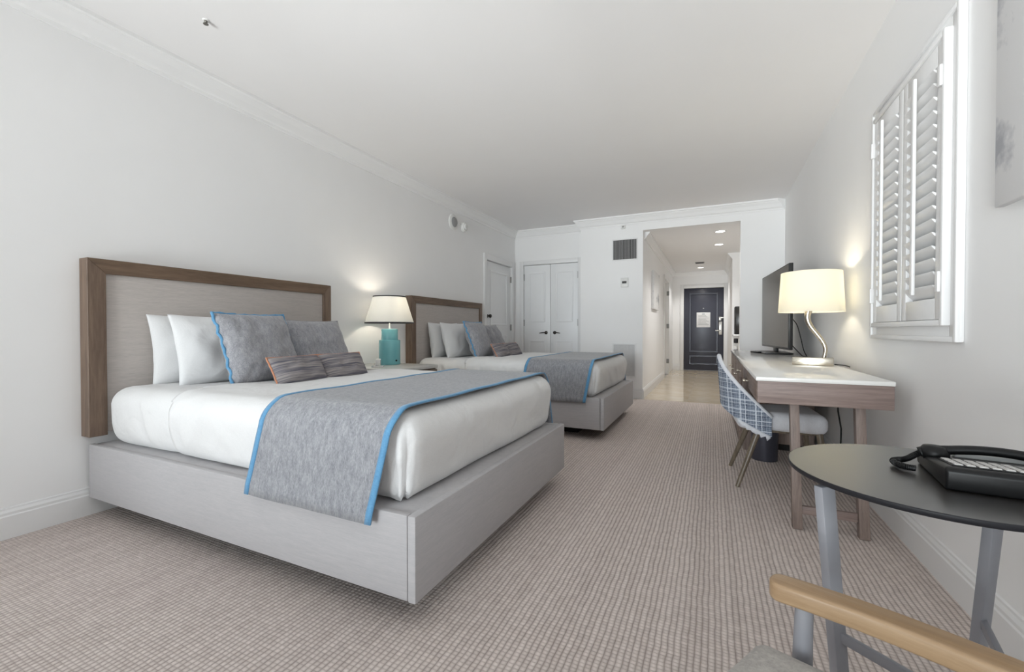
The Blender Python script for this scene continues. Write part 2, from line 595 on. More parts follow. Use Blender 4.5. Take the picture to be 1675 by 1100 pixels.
# ------------------------------------------------------------------ room constants
XL, XR = -3.07, 0.84          # left and right wall faces
YB = -1.7                     # wall behind the camera
YC = 6.73                     # closet wall
YV = 6.50                     # vent wall with the hallway opening
H = 2.685                     # ceiling
CX0, CX1, YD, HC = -0.92, 0.335, 11.7, 2.46   # hallway
XJ = -1.85                    # left end of the vent wall

# ------------------------------------------------------------------ structure
o = box('floor', (XL - .15, XR + .15, YB - .15, YV - 0.03, -0.1, 0), 'carpet')
struct(o, 'taupe loop-pile carpet covering the bedroom floor', 'carpet')
o = box('floor', (XL - .15, XJ + .1, YV - 0.03, YC + .15, -0.1, 0), 'carpet')
struct(o, 'strip of taupe carpet in front of the white closet doors', 'carpet')
o = box('ceiling', (XL - .15, XR + .15, YB - .15, YC + .15, H, H + 0.12), 'ceiling')
struct(o, 'flat white bedroom ceiling', 'ceiling')

def wall_with_holes(name, axis, a, b, u0, u1, z0, z1, holes, mat='wall'):
    """a wall slab between a and b on `axis`, spanning u0..u1 and z0..z1, with (u0,u1,z0,z1) holes left to right"""
    bm = bmesh.new()
    def add(ua, ub, za, zb):
        if ub - ua < 1e-4 or zb - za < 1e-4:
            return
        if axis == 'x':
            bm_box(bm, a, b, ua, ub, za, zb)
        else:
            bm_box(bm, ua, ub, a, b, za, zb)
    cur = u0
    for h0, h1, hz0, hz1 in holes:
        add(cur, h0, z0, z1)
        add(h0, h1, z0, hz0)
        add(h0, h1, hz1, z1)
        cur = h1
    add(cur, u1, z0, z1)
    bmesh.ops.remove_doubles(bm, verts=bm.verts, dist=1e-5)
    return obj(name, bm, mat)

# left wall with a recess for the connecting door
DL0, DL1 = 5.69, 6.58
struct(wall_with_holes('wall_left', 'x', XL - .15, XL, YB - .15, YC, 0, H, [(DL0, DL1, 0, 2.06)]), 'long white wall behind both headboards', 'wall')
# right wall with the shuttered window
WY0, WY1, WZ0, WZ1 = 2.207, 3.015, 1.03, 2.145
struct(wall_with_holes('wall_right', 'x', XR, XR + .15, YB - .15, YV, 0, H, [(WY0, WY1, WZ0, WZ1)]), 'white wall behind the desk with the shuttered window', 'wall')
# closet wall
CD0, CD1 = -2.905, -1.955
struct(wall_with_holes('wall_closet', 'y', YC, YC + .12, XL - .15, XJ, 0, H, [(CD0, CD1, 0, 2.10)]), 'white recessed wall holding the double closet doors', 'wall')
# vent wall with hallway opening
struct(wall_with_holes('wall_far', 'y', YV, YV + .14, XJ, XR + .15, 0, H, [(CX0, CX1, 0, HC)]), 'white end wall with air grille and hallway opening', 'wall')
struct(box('wall_closet_return', (XJ, XJ + .1, YV + .14, YC + .12, 0, H), 'wall'), 'short white return beside the closet doors', 'wall')
# wall behind the camera, with glazed balcony doors
struct(wall_with_holes('wall_back', 'y', YB - .15, YB, XL, XR, 0, H, [(-2.75, 0.55, 0.12, 2.42)]), 'white wall with wide balcony doors opposite the hallway', 'wall')
win2 = empty('window_2', (-1.1, YB, 0.12))
struct(win2, 'wide glazed balcony doors with white frames', 'window')
for k, (xa, xb) in enumerate(((-1.65, -0.55), (-0.55, 0.55), (0.55, 1.65))):
    bm = bmesh.new()
    for d in ((xa, xa + .06, -.09, -.03, 0, 2.3), (xb - .06, xb, -.09, -.03, 0, 2.3), (xa + .06, xb - .06, -.09, -.03, 0, .09), (xa + .06, xb - .06, -.09, -.03, 2.22, 2.3)):
        bm_box(bm, *d)
    fr = obj('window_frame', bm, 'trim', win2)
    box('pane', (xa + .06, xb - .06, -.064, -.058, .09, 2.22), 'glass', fr)

# hallway
struct(box('wall_hallway_left', (CX0 - .12, CX0, YV + .14, 9.55, 0, HC), 'wall'), 'white left wall of the hallway before the bathroom door', 'wall')
struct(box('wall_hallway_left', (CX0 - .12, CX0, 10.47, YD, 0, HC), 'wall'), 'white left wall of the hallway beyond the bathroom door', 'wall')
struct(box('wall_hallway_left', (CX0 - .12, CX0, 9.55, 10.47, 2.08, HC), 'wall'), 'white wall over the hallway bathroom door', 'wall')
struct(box('wall_hallway_right', (CX1, CX1 + .12, 9.1, YD, 0, HC), 'wall'), 'white right wall of the hallway beside the entry door', 'wall')
struct(box('wall_niche_back', (1.0, 1.12, YV + .14, 9.22, 0, HC), 'wall'), 'white back wall of the refreshment niche', 'wall')
struct(box('wall_niche_end', (CX1 + .12, 1.0, 9.1, 9.22, 0, HC), 'wall'), 'white end wall of the refreshment niche', 'wall')
struct(wall_with_holes('wall_entry', 'y', YD, YD + .14, CX0 - .12, CX1 + .12, 0, HC, [(-0.655, 0.255, 0, 2.06)]), 'white wall around the dark entry door', 'wall')
struct(box('ceiling_hallway', (CX0 - .12, 1.12, YV + .14, YD + .14, HC, HC + .1), 'ceiling'), 'lower white ceiling of the hallway', 'ceiling')
fl = box('floor_hallway', (CX0 - .12, 1.12, YV - 0.03, YD + .14, -0.1, -0.004), 'grille')
struct(fl, 'polished beige marble floor of the hallway', 'floor')
# marble slabs, one object each
tw = 0.61
shared = {}
yy = YV - 0.03
while yy < YD:
    y1 = min(yy + tw, YD)
    xx = CX0
    for x0, x1 in ((CX0, CX0 + tw), (CX0 + tw, CX0 + 2 * tw), (CX0 + 2 * tw, 1.0 if 6.6 < yy < 8.7 else CX1)):
        key = (round(x1 - x0, 3), round(y1 - yy, 3))
        if key[0] > 0.05 and key[1] > 0.05:
            if key not in shared:
                bm = bmesh.new()
                bm_box(bm, .0008, key[0] - .0008, .0008, key[1] - .0008, -0.02, 0.0, bev=0.001, seg=1)
                t = obj('floor_tile', bm, 'tile', fl)
                shared[key] = t
            else:
                t = bpy.data.objects.new('floor_tile', shared[key].data)
                COL.objects.link(t)
                t.parent = fl
            t.location = (x0, yy, 0.002)
    yy = y1

# crown mouldings (profile: offset from wall, height below ceiling)
CROWN = [(0, 0.128), (0.012, 0.128), (0.016, 0.108), (0.03, 0.098), (0.05, 0.06), (0.072, 0.036), (0.076, 0.026), (0.09, 0.02), (0.09, 0.0), (0, 0)]
def crown_y(name, xw, sgn, y0, y1, zc, label, sc=1.0):
    bm = bmesh.new()
    bm_prism(bm, [(xw + sgn * a * sc, zc - b * sc) for a, b in CROWN], 'y', y0, y1)
    struct(obj(name, bm, 'wall'), label, 'crown moulding')
def crown_x(name, yw, sgn, x0, x1, zc, label, sc=1.0, m0=0, m1=0):
    bm = bmesh.new()
    poly = [(yw + sgn * a * sc, zc - b * sc) for a, b in CROWN]
    A = [bm.verts.new((x0 + m0 * a * sc, p[0], p[1])) for (a, b), p in zip(CROWN, poly)]
    B = [bm.verts.new((x1 + m1 * a * sc, p[0], p[1])) for (a, b), p in zip(CROWN, poly)]
    n = len(poly)
    for k in range(n):
        k2 = (k + 1) % n
        bm.faces.new((A[k], A[k2], B[k2], B[k]))
    bm.faces.new(list(reversed(A))); bm.faces.new(B)
    struct(obj(name, bm, 'wall'), label, 'crown moulding')
crown_y('trim_1', XL, 1, YB, YC, H, 'white crown moulding along the headboard wall')
crown_x('trim_2', YC, -1, XL, XJ, H, 'short white crown moulding over the closet doors')
crown_x('trim_3', YV, -1, XJ, XR, H, 'white crown moulding over the hallway opening', m0=-1, m1=-1)
crown_y('trim_5', CX0, 1, YV + .14, YD, HC, 'white crown moulding along the hallway left wall', 0.85)
crown_y('trim_6', CX1, -1, 9.1, YD, HC, 'white crown moulding along the hallway right wall', 0.85)
crown_x('trim_7', YD, -1, CX0, CX1, HC, 'white crown moulding above the entry door', 0.85)

# baseboards
BASE = [(0, 0), (0.018, 0), (0.018, 0.108), (0.014, 0.114), (0.014, 0.126), (0.007, 0.138), (0.006, 0.146), (0, 0.15)]
def base_y(name, xw, sgn, y0, y1, label):
    bm = bmesh.new(); bm_prism(bm, [(xw + sgn * a, b) for a, b in BASE], 'y', y0, y1)
    struct(obj(name, bm, 'trim'), label, 'baseboard')
def base_x(name, yw, sgn, x0, x1, label):
    bm = bmesh.new(); bm_prism(bm, [(yw + sgn * a, b) for a, b in BASE], 'x', x0, x1)
    struct(obj(name, bm, 'trim'), label, 'baseboard')
base_y('baseboard_left', XL, 1, YB, DL0 - .09, 'white baseboard along the headboard wall')
base_y('baseboard_right', XR, -1, YB, YV, 'white baseboard along the desk wall')
base_x('baseboard_far', YV, -1, XJ, CX0, 'white baseboard under the air grille')
base_x('baseboard_far_pier', YV, -1, CX1, XR - .02, 'white baseboard on the narrow pier behind the television')
base_y('baseboard_hallway_left', CX0, 1, YV, 9.46, 'white baseboard along the hallway left wall')
base_y('baseboard_hallway_right', CX1, -1, 9.1, YD, 'white baseboard along the hallway right wall')
base_x('baseboard_closet', YC, -1, XL + .02, CD0 - .08, 'white baseboard left of the closet doors')
base_x('baseboard_entry', YD, -1, CX0 + .02, -0.745, 'white baseboard beside the entry door')

# ------------------------------------------------------------------ doors
def panel_moulding(parent, axis, face, sgn, u0, u1, z0, z1, mat, w=0.03, d=0.012):
    """raised rectangular moulding on a door leaf"""
    bm = bmesh.new()
    f0, f1 = sorted((face, face + sgn * d))
    for a, b, c, e in ((u0, u1, z0, z0 + w), (u0, u1, z1 - w, z1), (u0, u0 + w, z0 + w, z1 - w), (u1 - w, u1, z0 + w, z1 - w)):
        if axis == 'x':
            bm_box(bm, f0, f1, a, b, c, e, bev=0.004, seg=1)
        else:
            bm_box(bm, a, b, f0, f1, c, e, bev=0.004, seg=1)
    return obj('panel_moulding', bm, mat, parent)

# connecting door in the left wall
d1 = empty('door_1', (XL, (DL0 + DL1) / 2, 0))
struct(d1, 'white panelled connecting door beside the second headboard', 'door')
yo = -(DL0 + DL1) / 2
leaf = box('door_leaf', (-.055, -.015, DL0 + yo + .004, DL1 + yo - .004, 0.008, 2.055), 'door_white', d1, 0.002)
panel_moulding(leaf, 'x', -.015, 1, DL0 + yo + .15, DL1 + yo - .15, 1.08, 1.93, 'door_white')
panel_moulding(leaf, 'x', -.015, 1, DL0 + yo + .15, DL1 + yo - .15, 0.2, .93, 'door_white')
bm = bmesh.new()
for d in ((0, .022, DL0 + yo - .09, DL0 + yo, 0, 2.15), (0, .022, DL1 + yo, DL1 + yo + .09, 0, 2.15), (0, .022, DL0 + yo, DL1 + yo, 2.06, 2.15)):
    bm_box(bm, *d, bev=0.005)
obj('door_casing', bm, 'trim', d1, True, angle=35)
bm = bmesh.new()
tmp = bmesh.new(); bm_lathe(tmp, [(0, 0), (.026, 0), (.026, .008), (.011, .012), (.011, .03), (.026, .036), (.03, .05), (.022, .064), (0, .068)], 20)
merge(bm, tmp, Matrix.Translation((-.015, DL0 + yo + .07, 1.22)) @ Matrix.Rotation(PI / 2, 4, 'Y'))
obj('door_knob', bm, 'bronze', leaf, True)
for z in (0.3, 1.05, 1.85):
    box('hinge', (-.016, .004, DL1 + yo - .012, DL1 + yo + .004, z - .05, z + .05), 'hinge', d1, 0.002)

box('door_light_block', (-.17, -.152, DL0 + yo - .03, DL1 + yo + .03, 0, 2.1), 'door_white', d1)  # unseen slab added to stop light leaking around the leaf
# closet double doors
d2 = empty('door_2', ((CD0 + CD1) / 2, YC, 0))
struct(d2, 'pair of white panelled closet doors with dark lever handles', 'door')
cw = (CD1 - CD0) / 2
for s in (-1, 1):
    x0, x1 = (-cw + .004, -.003) if s < 0 else (.003, cw - .004)
    leaf = box('door_leaf', (x0, x1, .012, .05, .01, 2.095), 'door_white', d2, 0.002)
    panel_moulding(leaf, 'y', .012, -1, x0 + .085, x1 - .085, 1.14, 1.98, 'door_white')
    panel_moulding(leaf, 'y', .012, -1, x0 + .085, x1 - .085, 0.16, .84, 'door_white')
    bm = bmesh.new()
    tmp = bmesh.new(); bm_lathe(tmp, [(0, 0), (.028, 0), (.028, .007), (.01, .012), (.01, .045), (0, .045)], 20)
    hx = s * 0.075
    merge(bm, tmp, Matrix.Translation((hx, .012, .965)) @ Matrix.Rotation(PI / 2, 4, 'X'))
    bm_tube(bm, [(hx, -.03, .965), (hx + s * .03, -.034, .967), (hx + s * .07, -.032, .963), (hx + s * .105, -.03, .957)], [.009, .009, .008, .006], 10)
    obj('lever_handle', bm, 'bronze', leaf, True)
    for z in (0.35, 1.13, 1.90):
        xe = s * (cw - .002)
        box('hinge', (xe - .008, xe + .008, -.006, .013, z - .055, z + .055), 'hinge', d2, 0.002)
bm = bmesh.new()
for d in ((-cw - .07, -cw, -.02, 0, 0, 2.17), (cw, cw + .07, -.02, 0, 0, 2.17), (-cw, cw, -.02, 0, 2.10, 2.17)):
    bm_box(bm, *d, bev=0.005)
obj('door_casing', bm, 'trim', d2, True, angle=35)

box('door_light_block', (-cw - .03, cw + .03, .122, .14, 0, 2.15), 'door_white', d2)  # added behind both leaves, blocks light through the gaps
# entry door
d3 = empty('door_3', (-0.2, YD, 0))
struct(d3, 'dark charcoal panelled entry door at the end of the hallway', 'door')
leaf = box('door_leaf', (-.445, .445, .02, .065, .008, 2.05), 'navy', d3, 0.002)
panel_moulding(leaf, 'y', .02, -1, -.325, .325, .46, 1.93, 'navy', 0.035, 0.018)
panel_moulding(leaf, 'y', .02, -1, -.325, .325, .15, .38, 'navy', 0.035, 0.018)
bm = bmesh.new()
for d in ((-.54, -.452, -.025, .02, 0, 2.15), (.452, .54, -.025, .02, 0, 2.15), (-.452, .452, -.025, .02, 2.056, 2.15)):
    bm_box(bm, *d, bev=0.006)
obj('door_casing', bm, 'trim', d3, True, angle=35)
lock = box('lock_plate', (.345, .42, .004, .02, .90, 1.22), 'steel', leaf, 0.006)
bm = bmesh.new(); bm_tube(bm, [(.38, .004, 1.0), (.38, -.05, 1.0), (.34, -.056, 1.0), (.27, -.054, .995)], [.012, .012, .011, .009], 10)
obj('lever_handle', bm, 'steel', leaf, True)
bm = bmesh.new(); bm_box(bm, .36, .50, -.02, .004, 1.30, 1.33, bev=.004); bm_box(bm, .345, .40, .0, .02, 1.24, 1.335, bev=.004)
obj('swing_latch', bm, 'steel', leaf, True, angle=35)
bm = bmesh.new(); tmp = bmesh.new(); bm_lathe(tmp, [(0, 0), (.012, 0), (.012, .006), (0, .008)], 12)
merge(bm, tmp, Matrix.Translation((0, .02, 1.55)) @ Matrix.Rotation(PI / 2, 4, 'X'))
obj('peephole', bm, 'steel', leaf, True)
box('door_light_block', (-.50, .50, .142, .16, 0, 2.12), 'navy', d3)  # hidden slab added so no outside light shows round the door
# notice on the door
nt = empty('door_notice', (-0.2, YD, 1.08))
tag(nt, 'white framed notice fixed to the dark entry door', 'notice')
box('notice_sheet', (-.155, .155, .009, .0195, 0, .37), 'canvas', nt, 0.002)
bm = bmesh.new()
for k in range(9):
    bm_box(bm, -.12, .12 - (k % 3) * .03, .0078, .0092, .06 + k * .028, .068 + k * .028)
obj('printed_lines', bm, 'grille', nt)
box('printed_block', (-.03, .03, .0078, .0092, .31, .35), 'hinge', nt)

# bathroom door in the hallway
d4 = empty('door_4', (CX0, 10.01, 0))
struct(d4, 'white bathroom door in the hallway left wall', 'door')
leaf = box('door_leaf', (-.1, -.06, -.455, .455, .008, 2.075), 'door_white', d4, 0.002)
panel_moulding(leaf, 'x', -.06, 1, -.33, .33, 1.08, 1.95, 'door_white')
panel_moulding(leaf, 'x', -.06, 1, -.33, .33, .2, .93, 'door_white')
bm = bmesh.new()
for d in ((0, .022, -.55, -.46, 0, 2.17), (0, .022, .46, .55, 0, 2.17), (0, .022, -.46, .46, 2.08, 2.17)):
    bm_box(bm, *d, bev=0.005)
obj('door_casing', bm, 'trim', d4, True, angle=35)
for z in (.3, 1.1, 1.85):
    box('hinge', (-.03, .024, .452, .462, z - .05, z + .05), 'hinge', d4, 0.002)

box('door_light_block', (-.14, -.122, -.50, .50, 0, 2.12), 'door_white', d4)  # unseen light blocker added behind the bathroom leaf
# ------------------------------------------------------------------ shuttered window
w1 = empty('window_1', (XR, (WY0 + WY1) / 2, WZ0))
struct(w1, 'white plantation-shuttered window above the desk wall', 'window')
wy, wh = (WY1 - WY0) / 2, WZ1 - WZ0
bm = bmesh.new()
cs = 0.075
for (f0, f1, u0, u1, z0, z1) in ((-.018, 0, -wy - cs, -wy, -cs, wh + cs), (-.018, 0, wy, wy + cs, -cs, wh + cs), (-.018, 0, -wy, wy, wh, wh + cs), (-.018, 0, -wy, wy, -cs, 0)):
    bm_box(bm, f0, f1, u0, u1, z0, z1, bev=.006)
obj('window_casing', bm, 'trim', w1, True, angle=35)
bm = bmesh.new()
for (f0, f1, u0, u1, z0, z1) in ((-.028, -.01, -wy - cs, -wy - cs + .022, -cs, wh + cs), (-.028, -.01, wy + cs - .022, wy + cs, -cs, wh + cs), (-.028, -.01, -wy - cs + .022, wy + cs - .022, wh + cs - .022, wh + cs), (-.028, -.01, -wy - cs + .022, wy + cs - .022, -cs, -cs + .022),
                                 (-.044, -.01, -wy - .012, -wy + .012, -.012, wh + .012), (-.044, -.01, wy - .012, wy + .012, -.012, wh + .012), (-.044, -.01, -wy + .012, wy - .012, wh - .012, wh + .012), (-.044, -.01, -wy + .012, wy - .012, -.012, .012)):
    bm_box(bm, f0, f1, u0, u1, z0, z1, bev=.006)
obj('casing_bead', bm, 'trim', w1, True, angle=35)
box('pane', (.09, .096, -wy, wy, 0, wh), 'glass', w1)
bm = bmesh.new()
for d in ((.075, .11, -wy, -wy + .04, 0, wh), (.075, .11, wy - .04, wy, 0, wh), (.075, .11, -wy + .04, wy - .04, 0, .04), (.075, .11, -wy + .04, wy - .04, wh - .04, wh), (.075, .11, -.02, .02, .04, wh - .04)):
    bm_box(bm, *d)
obj('window_sash', bm, 'trim', w1)
# louver mesh shared by every slat: flat oval section running along y
def louver_mesh(width, length):
    bm = bmesh.new()
    sec = []
    for k in range(12):
        a = 2 * PI * k / 12
        sec.append((width / 2 * math.cos(a), 0.006 * math.sin(a)))
    bm_prism(bm, sec, 'y', -length / 2, length / 2)
    return bm
pw = wy - 0.014
lou = None
for pi_, pc in enumerate((-pw / 2 - .001, pw / 2 + .001)):
    half = pw / 2 - .002
    bm = bmesh.new()
    st, rl = 0.05, 0.085
    for d in ((-.036, -.008, pc - half, pc - half + st, .014, wh - .014), (-.036, -.008, pc + half - st, pc + half, .014, wh - .014), (-.036, -.008, pc - half + st, pc + half - st, .014, .014 + rl), (-.036, -.008, pc - half + st, pc + half - st, wh - .014 - rl, wh - .014)):
        bm_box(bm, *d, bev=.003)
    sp = obj('shutter_panel', bm, 'louver', w1, True, angle=35)
    n = 17
    z0, z1 = .014 + rl + .002, wh - .014 - rl - .002
    for k in range(n):
        if lou is None:
            lou = obj('louver', louver_mesh(0.066, 2 * (half - st) - .004), 'louver', sp, True, angle=50)
            q = lou
        else:
            q = bpy.data.objects.new('louver', lou.data)
            COL.objects.link(q); q.parent = sp
        q.location = (-.022, pc, z0 + (z1 - z0) * (k + .5) / n)
        q.rotation_euler = (0, math.radians(40 if k > 2 else 52), 0)
    bm = bmesh.new(); bm_box(bm, -.066, -.054, pc - .012, pc + .012, z0 + .02, z1 + .03, bev=.003)
    obj('tilt_rod', bm, 'louver', sp, True, angle=35)
    s = -1 if pc < 0 else 1
    for z in (.16, wh - .16):
        box('hinge', (-.052, -.034, s * (wy - .012) - .012, s * (wy - .012) + .012, z - .04, z + .04), 'louver', sp, .002)

# ------------------------------------------------------------------ beds
def make_bed():
    """platform bed; origin on the floor at the wall, middle of the bed (local x = away from wall)"""
    b = empty('platform_bed')
    hw, L = 0.78, 2.165                 # half width, length
    zb, zt = 0.10, 0.388
    def panel(name, d):
        return box(name, d, 'bed_fabric', b, 0.006)
    panel('side_panel', (.025, L - .006, -hw, -hw + .03, zb, zt))
    panel('side_panel', (.025, L - .006, hw - .03, hw, zb, zt))
    panel('foot_panel', (L - .003, L + .03, -hw - .003, hw + .003, zb, zt + .002))
    panel('deck', (.025, L - .004, -hw + .031, hw - .031, zt - .09, zt - .004))
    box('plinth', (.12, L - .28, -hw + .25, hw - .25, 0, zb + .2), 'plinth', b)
    x0, x1 = .003, .088
    hb = box('headboard_panel', (x0, x1 - .012, -.72, .72, .45, 1.31), 'hb_fabric', b, 0.004)
    def mitre(name, pts, mat):
        bm = bmesh.new(); bm_prism(bm, pts, 'x', x0, x1)
        bmesh.ops.bevel(bm, geom=list(bm.edges), offset=.002, segments=1, affect='EDGES')
        return obj(name, bm, mat, b)
    W, w, T, B0 = .80, .079, 1.386, .432
    mitre('headboard_rail', [(-W, T), (W, T), (W - w, T - w), (-W + w, T - w)], 'walnut_y')
    mitre('headboard_stile', [(-W, T), (-W + w, T - w), (-W + w, B0), (-W, B0)], 'walnut_z')
    mitre('headboard_stile', [(W, T), (W, B0), (W - w, B0), (W - w, T - w)], 'walnut_z')
    return b

def fold(p, amp, fx, fz, seed):
    return amp * noise.noise(Vector((p.x * fx + seed, p.y * fx + seed * 2.1, p.z * fz + seed)))

def ridge(x, y, z):
    """sharp-crested fold pattern, -1..1"""
    n = noise.noise(Vector((x, y, z)))
    return 1 - 2.6 * abs(n)

def make_mattress():
    m_y, mx0, mx1 = .728, .095, 2.115
    bm = bmesh.new()
    def disp(w, n):
        a = fold(w, .007, 2.2, 2.2, 3.3)
        side = 1 - abs(n.z)
        # gathered folds along the sides near the head
        g = math.exp(-((w.x - .52) / .26) ** 2)
        lean = w.x + (w.z - .55) * .45
        a += side * g * .017 * ridge(lean * 8.5, w.y * .6, w.z * 1.6)
        a += (.25 + .75 * side) * .006 * ridge(w.x * 3.6 + 5, w.y * 3.6, w.z * 3)
        low = max(0.0, min(1.0, (.50 - w.z) / .12))
        a -= side * low * .018
        return w + n * a
    bm_rbox(bm, mx0, mx1, -m_y, m_y, .384, .69, .085, .02, disp)
    return obj('mattress', bm, 'sheet', None, True, angle=180)

def make_sheet():
    """flat sheet over the mattress, tucked at the foot, open at the head"""
    bm = bmesh.new()
    m_y = .744
    def disp(w, n):
        a = fold(w, .008, 1.7, 1.7, 8.1)
        side = 1 - abs(n.z)
        low = max(0.0, min(1.0, (.66 - w.z) / .2))
        # pull lines on the sides and the foot
        sl = w.x if abs(n.y) > abs(n.x) else w.y
        a += side * .007 * ridge(sl * 3.0 + w.z * 4.5 + 2, w.z * 2.2 - sl, 3.7)
        h = math.exp(-((w.x - .86) / .16) ** 2)
        a += side * h * .018 * ridge((w.x - (w.z - .5) * .35) * 8, w.y * .5, w.z * 1.2 + 4)
        a += .004 * ridge(w.x * 2.1, w.y * 2.1 + 3, 1.0) * (1 - side)
        # pleats falling down the foot corners
        dx, dy = w.x - 2.03, abs(w.y) - .645
        if dx > -.12 and dy > -.12:
            ang = math.atan2(dy, dx)
            k = math.exp(-((ang - .95) / .42) ** 2) * min(1.0, max(0.0, (.70 - w.z) / .12))
            a += k * .013 * math.sin(ang * 15 + (w.z - .5) * 3)
        a -= .020 * low * low * side
        return w + n * a
    bm_rbox(bm, .3, 2.13, -m_y, m_y, .386, .702, .095, .018, disp)
    kill = [v for v in bm.verts if v.co.x < .72 + .03 * math.sin(v.co.y * 4) + .05 * (.7 - v.co.z)]
    bmesh.ops.delete(bm, geom=kill, context='VERTS')
    low = [f for f in bm.faces if f.calc_center_median().z < .392]
    bmesh.ops.delete(bm, geom=low, context='FACES')
    o = obj('bed_sheet', bm, 'sheet', None, True, angle=180)
    md = o.modifiers.new('thickness', 'SOLIDIFY'); md.thickness = .008; md.offset = 0
    return o

def runner_path(n=70):
    """cross-section (y, z) over the bed from the near hem to the far hem"""
    half = []
    half += [(-.802, .345), (-.800, .385), (-.792, .43), (-.782, .50), (-.773, .57), (-.766, .615)]
    for k in range(1, 9):
        a = PI - PI / 2 * k / 8
        half.append((-.664 + .102 * math.cos(a), .617 + .102 * math.sin(a)))
    top = [(-.664 + 1.328 * k / 24, .719 + .0015 * math.sin(k * .9)) for k in range(1, 24)]
    other = [(-y, z) for y, z in reversed(half)]
    return half + top + other
def make_runner():
    path = runner_path()
    root = empty('bed_runner')
    xs0, xs1 = 1.43, 2.085
    def strip(name, xa, xb, nx, lift, mat, parent):
        bm = bmesh.new()
        grid = []
        for i in range(nx + 1):
            f = i / nx
            row = []
            for k, (y, z) in enumerate(path):
                hang = max(0.0, (.69 - z) / .34)
                x = xa + (xb - xa) * f - .055 * hang * (1 if y < 0 else -.3)
                nz = .0012 * noise.noise(Vector((x * 4, y * 5, z * 4)))
                dy = 0
                if z < .71:
                    s = -1 if y < 0 else 1
                    dy = s * (lift + .008 * hang * noise.noise(Vector((x * 7, 1.3 if y < 0 else 4.4, z * 3))))
                    zz = z + nz * .3
                else:
                    zz = z + nz + lift
                row.append(bm.verts.new((x, y + dy, zz)))
            grid.append(row)
        for i in range(nx):
            for k in range(len(path) - 1):
                bm.faces.new((grid[i][k], grid[i + 1][k], grid[i + 1][k + 1], grid[i][k + 1]))
        o = obj(name, bm, mat, parent, True, angle=180)
        md = o.modifiers.new('thickness', 'SOLIDIFY'); md.thickness = .006; md.offset = 1
        return o
    strip('runner_cloth', xs0, xs1, 24, .004, 'throw', root)
    strip('blue_binding', xs0 - .004, xs0 + .022, 2, .0065, 'blue', root)
    strip('blue_binding', xs1 - .022, xs1 + .004, 2, .0065, 'blue', root)
    return root

def pillow_pt(u, v, w, h, t, side, seed, pinch, puff):
    """u, v in -1..1; local x = normal, y = width, z = height from the bottom"""
    cu = 1 - pinch * (1 - u * u) * 0 
    ey = 1 - pinch * (1 - v * v) * abs(u) ** 3
    ez = 1 - pinch * (1 - u * u) * abs(v) ** 3
    prof = (max(0.0, 1 - abs(u) ** puff) * max(0.0, 1 - abs(v) ** puff)) ** .55
    wr = .06 * noise.noise(Vector((u * 2.3 + seed, v * 2.3, seed * side))) + .035 * ridge(u * 2.6 + seed, v * 2.6 - u * 1.2, seed + side)
    edge = 1 - max(abs(u), abs(v)) ** 6
    x = side * t / 2 * prof * (1 + wr * 3) * 1.0
    y = u * w / 2 * ey + .012 * edge * noise.noise(Vector((v * 3, seed, 1)))
    z = h / 2 + v * h / 2 * ez
    # weight settles towards the bottom
    x *= 1.0 + .12 * (-v)
    return Vector((x, y, z))
def make_pillow(name, w, h, t, mat, seed, pinch=.07, puff=2.6, n=26):
    bm = bmesh.new()
    G = {}
    for side in (1, -1):
        for i in range(n + 1):
            for j in range(n + 1):
                rim = i in (0, n) or j in (0, n)
                key = (i, j, 0 if rim else side)
                if key in G:
                    continue
                u, v = -1 + 2 * i / n, -1 + 2 * j / n
                # cluster samples towards the rim
                u = math.sin(u * PI / 2) * .55 + u * .45
                v = math.sin(v * PI / 2) * .55 + v * .45
                G[key] = bm.verts.new(pillow_pt(u, v, w, h, t, 0 if rim else side, seed, pinch, puff))
    for side in (1, -1):
        for i in range(n):
            for j in range(n):
                q = []
                for a, b in ((i, j), (i + 1, j), (i + 1, j + 1), (i, j + 1)):
                    rim = a in (0, n) or b in (0, n)
                    q.append(G[(a, b, 0 if rim else side)])
                bm.faces.new(q if side > 0 else list(reversed(q)))
    o = obj(name, bm, mat, None, True, angle=180)
    return o
def rim_points(w, h, seed, pinch, n=22, wave=0.0, grow=1.0):
    pts = []
    seq = [(-1 + 2 * k / n, -1) for k in range(n)] + [(1, -1 + 2 * k / n) for k in range(n)] + [(1 - 2 * k / n, 1) for k in range(n)] + [(-1, 1 - 2 * k / n) for k in range(n)]
    for k, (u, v) in enumerate(seq):
        p = pillow_pt(u * grow, v, w, h, 0.0, 0, seed, pinch, 2.6)
        p.x += wave * math.sin(k * 1.9)
        p.y += wave * .6 * math.cos(k * 1.35)
        pts.append(p)
    return pts
def trimmed_pillow(name, w, h, t, mat, seed, trim_mat, trim_name, r, wave=0.0, pinch=.05, puff=2.8):
    root = empty(name)
    c = make_pillow('cushion_cover', w, h, t, mat, seed, pinch, puff)
    c.parent = root
    bm = bmesh.new()
    bm_tube(bm, rim_points(w, h, seed, pinch, 22, wave), r, 8, True)
    obj(trim_name, bm, trim_mat, root, True, angle=180)
    return root

